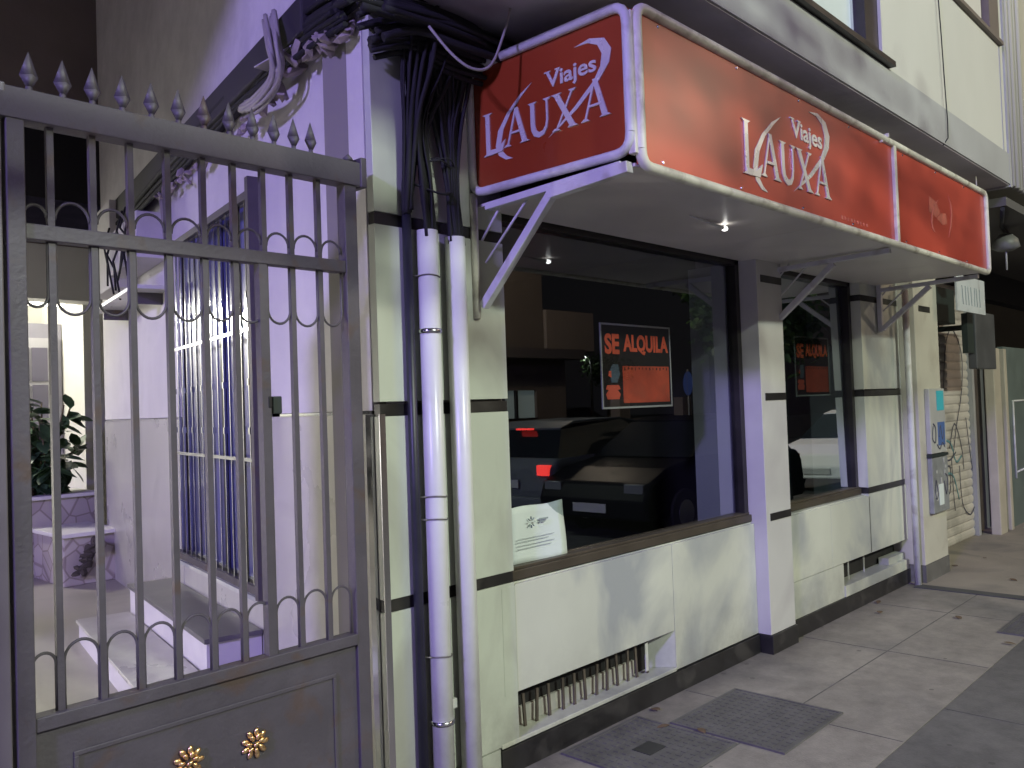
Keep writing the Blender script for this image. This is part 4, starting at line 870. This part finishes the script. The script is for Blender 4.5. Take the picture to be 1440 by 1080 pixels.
# road sign
rs = empty('road_sign', (18.5, -6.1, 0), 'round blue road sign on a slim grey pole', 'road sign')
obj('pole', tube(bm_(), [(18.5, -6.1, -.12), (18.5, -6.1, 2.35)], .03, 8), MATS['lamp_pole'], rs)
MS = Matrix.Translation((18.46, -6.08, 2.0)) @ Matrix.Rotation(R(-55), 4, 'Z') @ Matrix.Rotation(R(90), 4, 'X')
b = bm_(); bmesh.ops.create_cone(b, cap_ends=True, segments=32, radius1=.30, radius2=.30, depth=.01, matrix=MS); obj('disc', b, mat('sign_blue', (.03, .06, .22), .5), rs)
# cars
def car(col, label, rear_lit=0):
    t = empty('parked_car', (0, 0, 0), label, 'car', 'cars parked along the kerb')
    m = mat('paint_'+label[:9], col, .35, .0, coat=0, spec=.015)
    W = .86
    lower = [(-2.05, .28), (-2.10, .55), (-2.06, .86), (-1.95, .98), (-.9, 1.0), (.85, .98), (1.55, .88), (1.98, .72), (2.08, .5), (2.05, .28)]
    b = bm_(); secs = []
    for s, wz in ((-1, 0), (-.9, .9), (0, 1), (.9, .9), (1, 0)):
        pass
    for y, k in ((-W, 0), (-W*.93, 1), (W*.93, 1), (W, 0)):
        secs.append([b.verts.new((x*(.985 if not k else 1), y, z if not (z > .8 and not k) else z-.05)) for x, z in lower])
    for i in range(3):
        for k in range(len(lower)):
            k2 = (k+1) % len(lower); b.faces.new((secs[i][k], secs[i][k2], secs[i+1][k2], secs[i+1][k]))
    b.faces.new(secs[0][::-1]); b.faces.new(secs[3])
    obj('body', b, m, t, bev=.03)
    cab = [(-1.88, .97), (-1.58, 1.38), (-1.30, 1.46), (-.2, 1.48), (.25, 1.42), (.98, .98)]
    b = bm_(); l_ = [b.verts.new((x, -(W*.92 if z < 1.1 else W*.72), z)) for x, z in cab]; r_ = [b.verts.new((x, (W*.92 if z < 1.1 else W*.72), z)) for x, z in cab]
    b.faces.new(l_[::-1]); b.faces.new(r_); n = len(cab)
    for k in range(n-1): b.faces.new((l_[k], l_[k+1], r_[k+1], r_[k]))
    obj('cabin', b, carglass, t, bev=.02)
    b = bm_(); rf = [(-1.60, 1.385), (-1.30, 1.475), (-.2, 1.495), (.22, 1.435)]
    l_ = [b.verts.new((x, -W*.715, z)) for x, z in rf]; r_ = [b.verts.new((x, W*.715, z)) for x, z in rf]
    for k in range(3): b.faces.new((l_[k], l_[k+1], r_[k+1], r_[k]))
    ro = obj('roof', b, m, t); ro.modifiers.new('s', 'SOLIDIFY').thickness = .03
    for sx in (-1.3, 1.28):
        for sy in (-1, 1):
            b = bm_(); bmesh.ops.create_cone(b, cap_ends=True, segments=28, radius1=.31, radius2=.31, depth=.2, matrix=Matrix.Translation((sx, sy*.80, .31)) @ Matrix.Rotation(R(90), 4, 'X')); wh = obj('wheel', b, rubber, t, bev=.02)
            b = bm_(); bmesh.ops.create_cone(b, cap_ends=True, segments=20, radius1=.19, radius2=.17, depth=.215, matrix=Matrix.Translation((sx, sy*.80, .31)) @ Matrix.Rotation(R(90), 4, 'X')); obj('rim', b, alloy, wh)
    for sy in (-1, 1):
        tl = emit('tail_lit', (1, .05, .04), 4, (.4, .02, .02)) if rear_lit else mat('tail_off', (.35, .02, .02), .2, coat=1)
        obj('tail_light', B(-2.11, -1.98, min(sy*.60, sy*.80), max(sy*.60, sy*.80), .76, .90), tl, t, bev=.01)
        obj('headlight', B(1.93, 2.03, min(sy*.50, sy*.78), max(sy*.50, sy*.78), .60, .72), mat('headlight', (.22, .23, .25), .1, .6), t, bev=.01)
    obj('number_plate', B(2.075, 2.09, -.26, .26, .36, .47), mat('plate', (.35, .35, .35), .4), t)
    obj('number_plate', B(-2.12, -2.105, -.26, .26, .58, .69), MATS['plate'], t)
    obj('bumper', B(-2.14, -2.0, -.84, .84, .30, .46), m, t, bev=.03)
    if rear_lit: obj('brake_light', B(-1.70, -1.62, -.14, .14, 1.36, 1.385), MATS['tail_lit'], t)
    return t
def put(t, x, y, rz=0):
    t.location = (x, y, -.12); t.rotation_euler = (0, 0, rz)
# parts were built round the origin with a parent at the origin
ca = car((.10, .11, .12), 'graphite hatchback with lit red tail lights driving past the shop', 1); put(ca, 10.7, -2.95)
cb = car((.006, .006, .009), 'black parked car facing the camera along the near kerb'); put(cb, 10.45, -1.28, math.pi)
cc = copytree(cb); cc['label'] = 'black parked car second in the row along the near kerb'; put(cc, 21.6, -1.30, math.pi)
cd = car((.70, .71, .72), 'white parked hatchback seen reflected in the narrow second window'); put(cd, 17.1, -1.35, math.pi)
ce = copytree(ca); ce['label'] = 'distant car with red tail lights far down the street'; put(ce, 38.0, -25.5)
# opposite building
ob = empty('opposite_building', (10, -14, 0), 'brown apartment block across the road with a projecting cornice and one lit window', 'building')
b = bm_(); box(b, -30, 17.9, -16, -12.2, 0, 3.0); box(b, 17.9, 19.6, -16, -12.2, 0, 1.15); box(b, 17.9, 19.6, -16, -12.2, 2.05, 3.0); box(b, 19.6, 21.0, -16, -12.2, 0, 3.0); obj('ground_floor', b, oppwall, ob)
obj('cornice', B(-30, 21.3, -16, -11.6, 3.0, 3.3), mat('cornice_dark', (.07, .06, .06), .8), ob)
obj('upper_wall', B(-30, 19.9, -16, -12.1, 3.301, 9), oppwall, ob); obj('bay', B(19.95, 22.3, -15, -12.0, 3.301, 4.55), oppwall2, ob)
f = obj('window', B(17.9, 19.6, -12.4, -12.3, 1.15, 2.05), emit('window_lit', (.5, .62, .58), .35, (.3, .35, .33)), ob)
b = bm_(); box(b, 18.68, 18.76, -12.3, -12.2, 1.2, 2.05); box(b, 17.9, 19.6, -12.31, -12.19, 1.15, 1.21); obj('frame', b, frame_dark, f)
ob2 = empty('garden_wall', (30, -12, 0), 'pale boundary wall with gate piers across the road beyond the trees', 'wall')
b = bm_(); box(b, 22.5, 50, -12.6, -12.4, 0, 1.0); obj('wall', b, oppwall2, ob2)
for x in (24, 28, 32): obj('pier', B(x, x+.6, -12.7, -12.3, 0, 1.7), oppwall2, ob2)
# dark terrace of houses closing the street ends
eh = empty('far_building', (60, 0, 0), 'dark far building closing the street on the right', 'building')
obj('wall', B(60, 62, -30, 30, 0, 12), oppwall, eh)
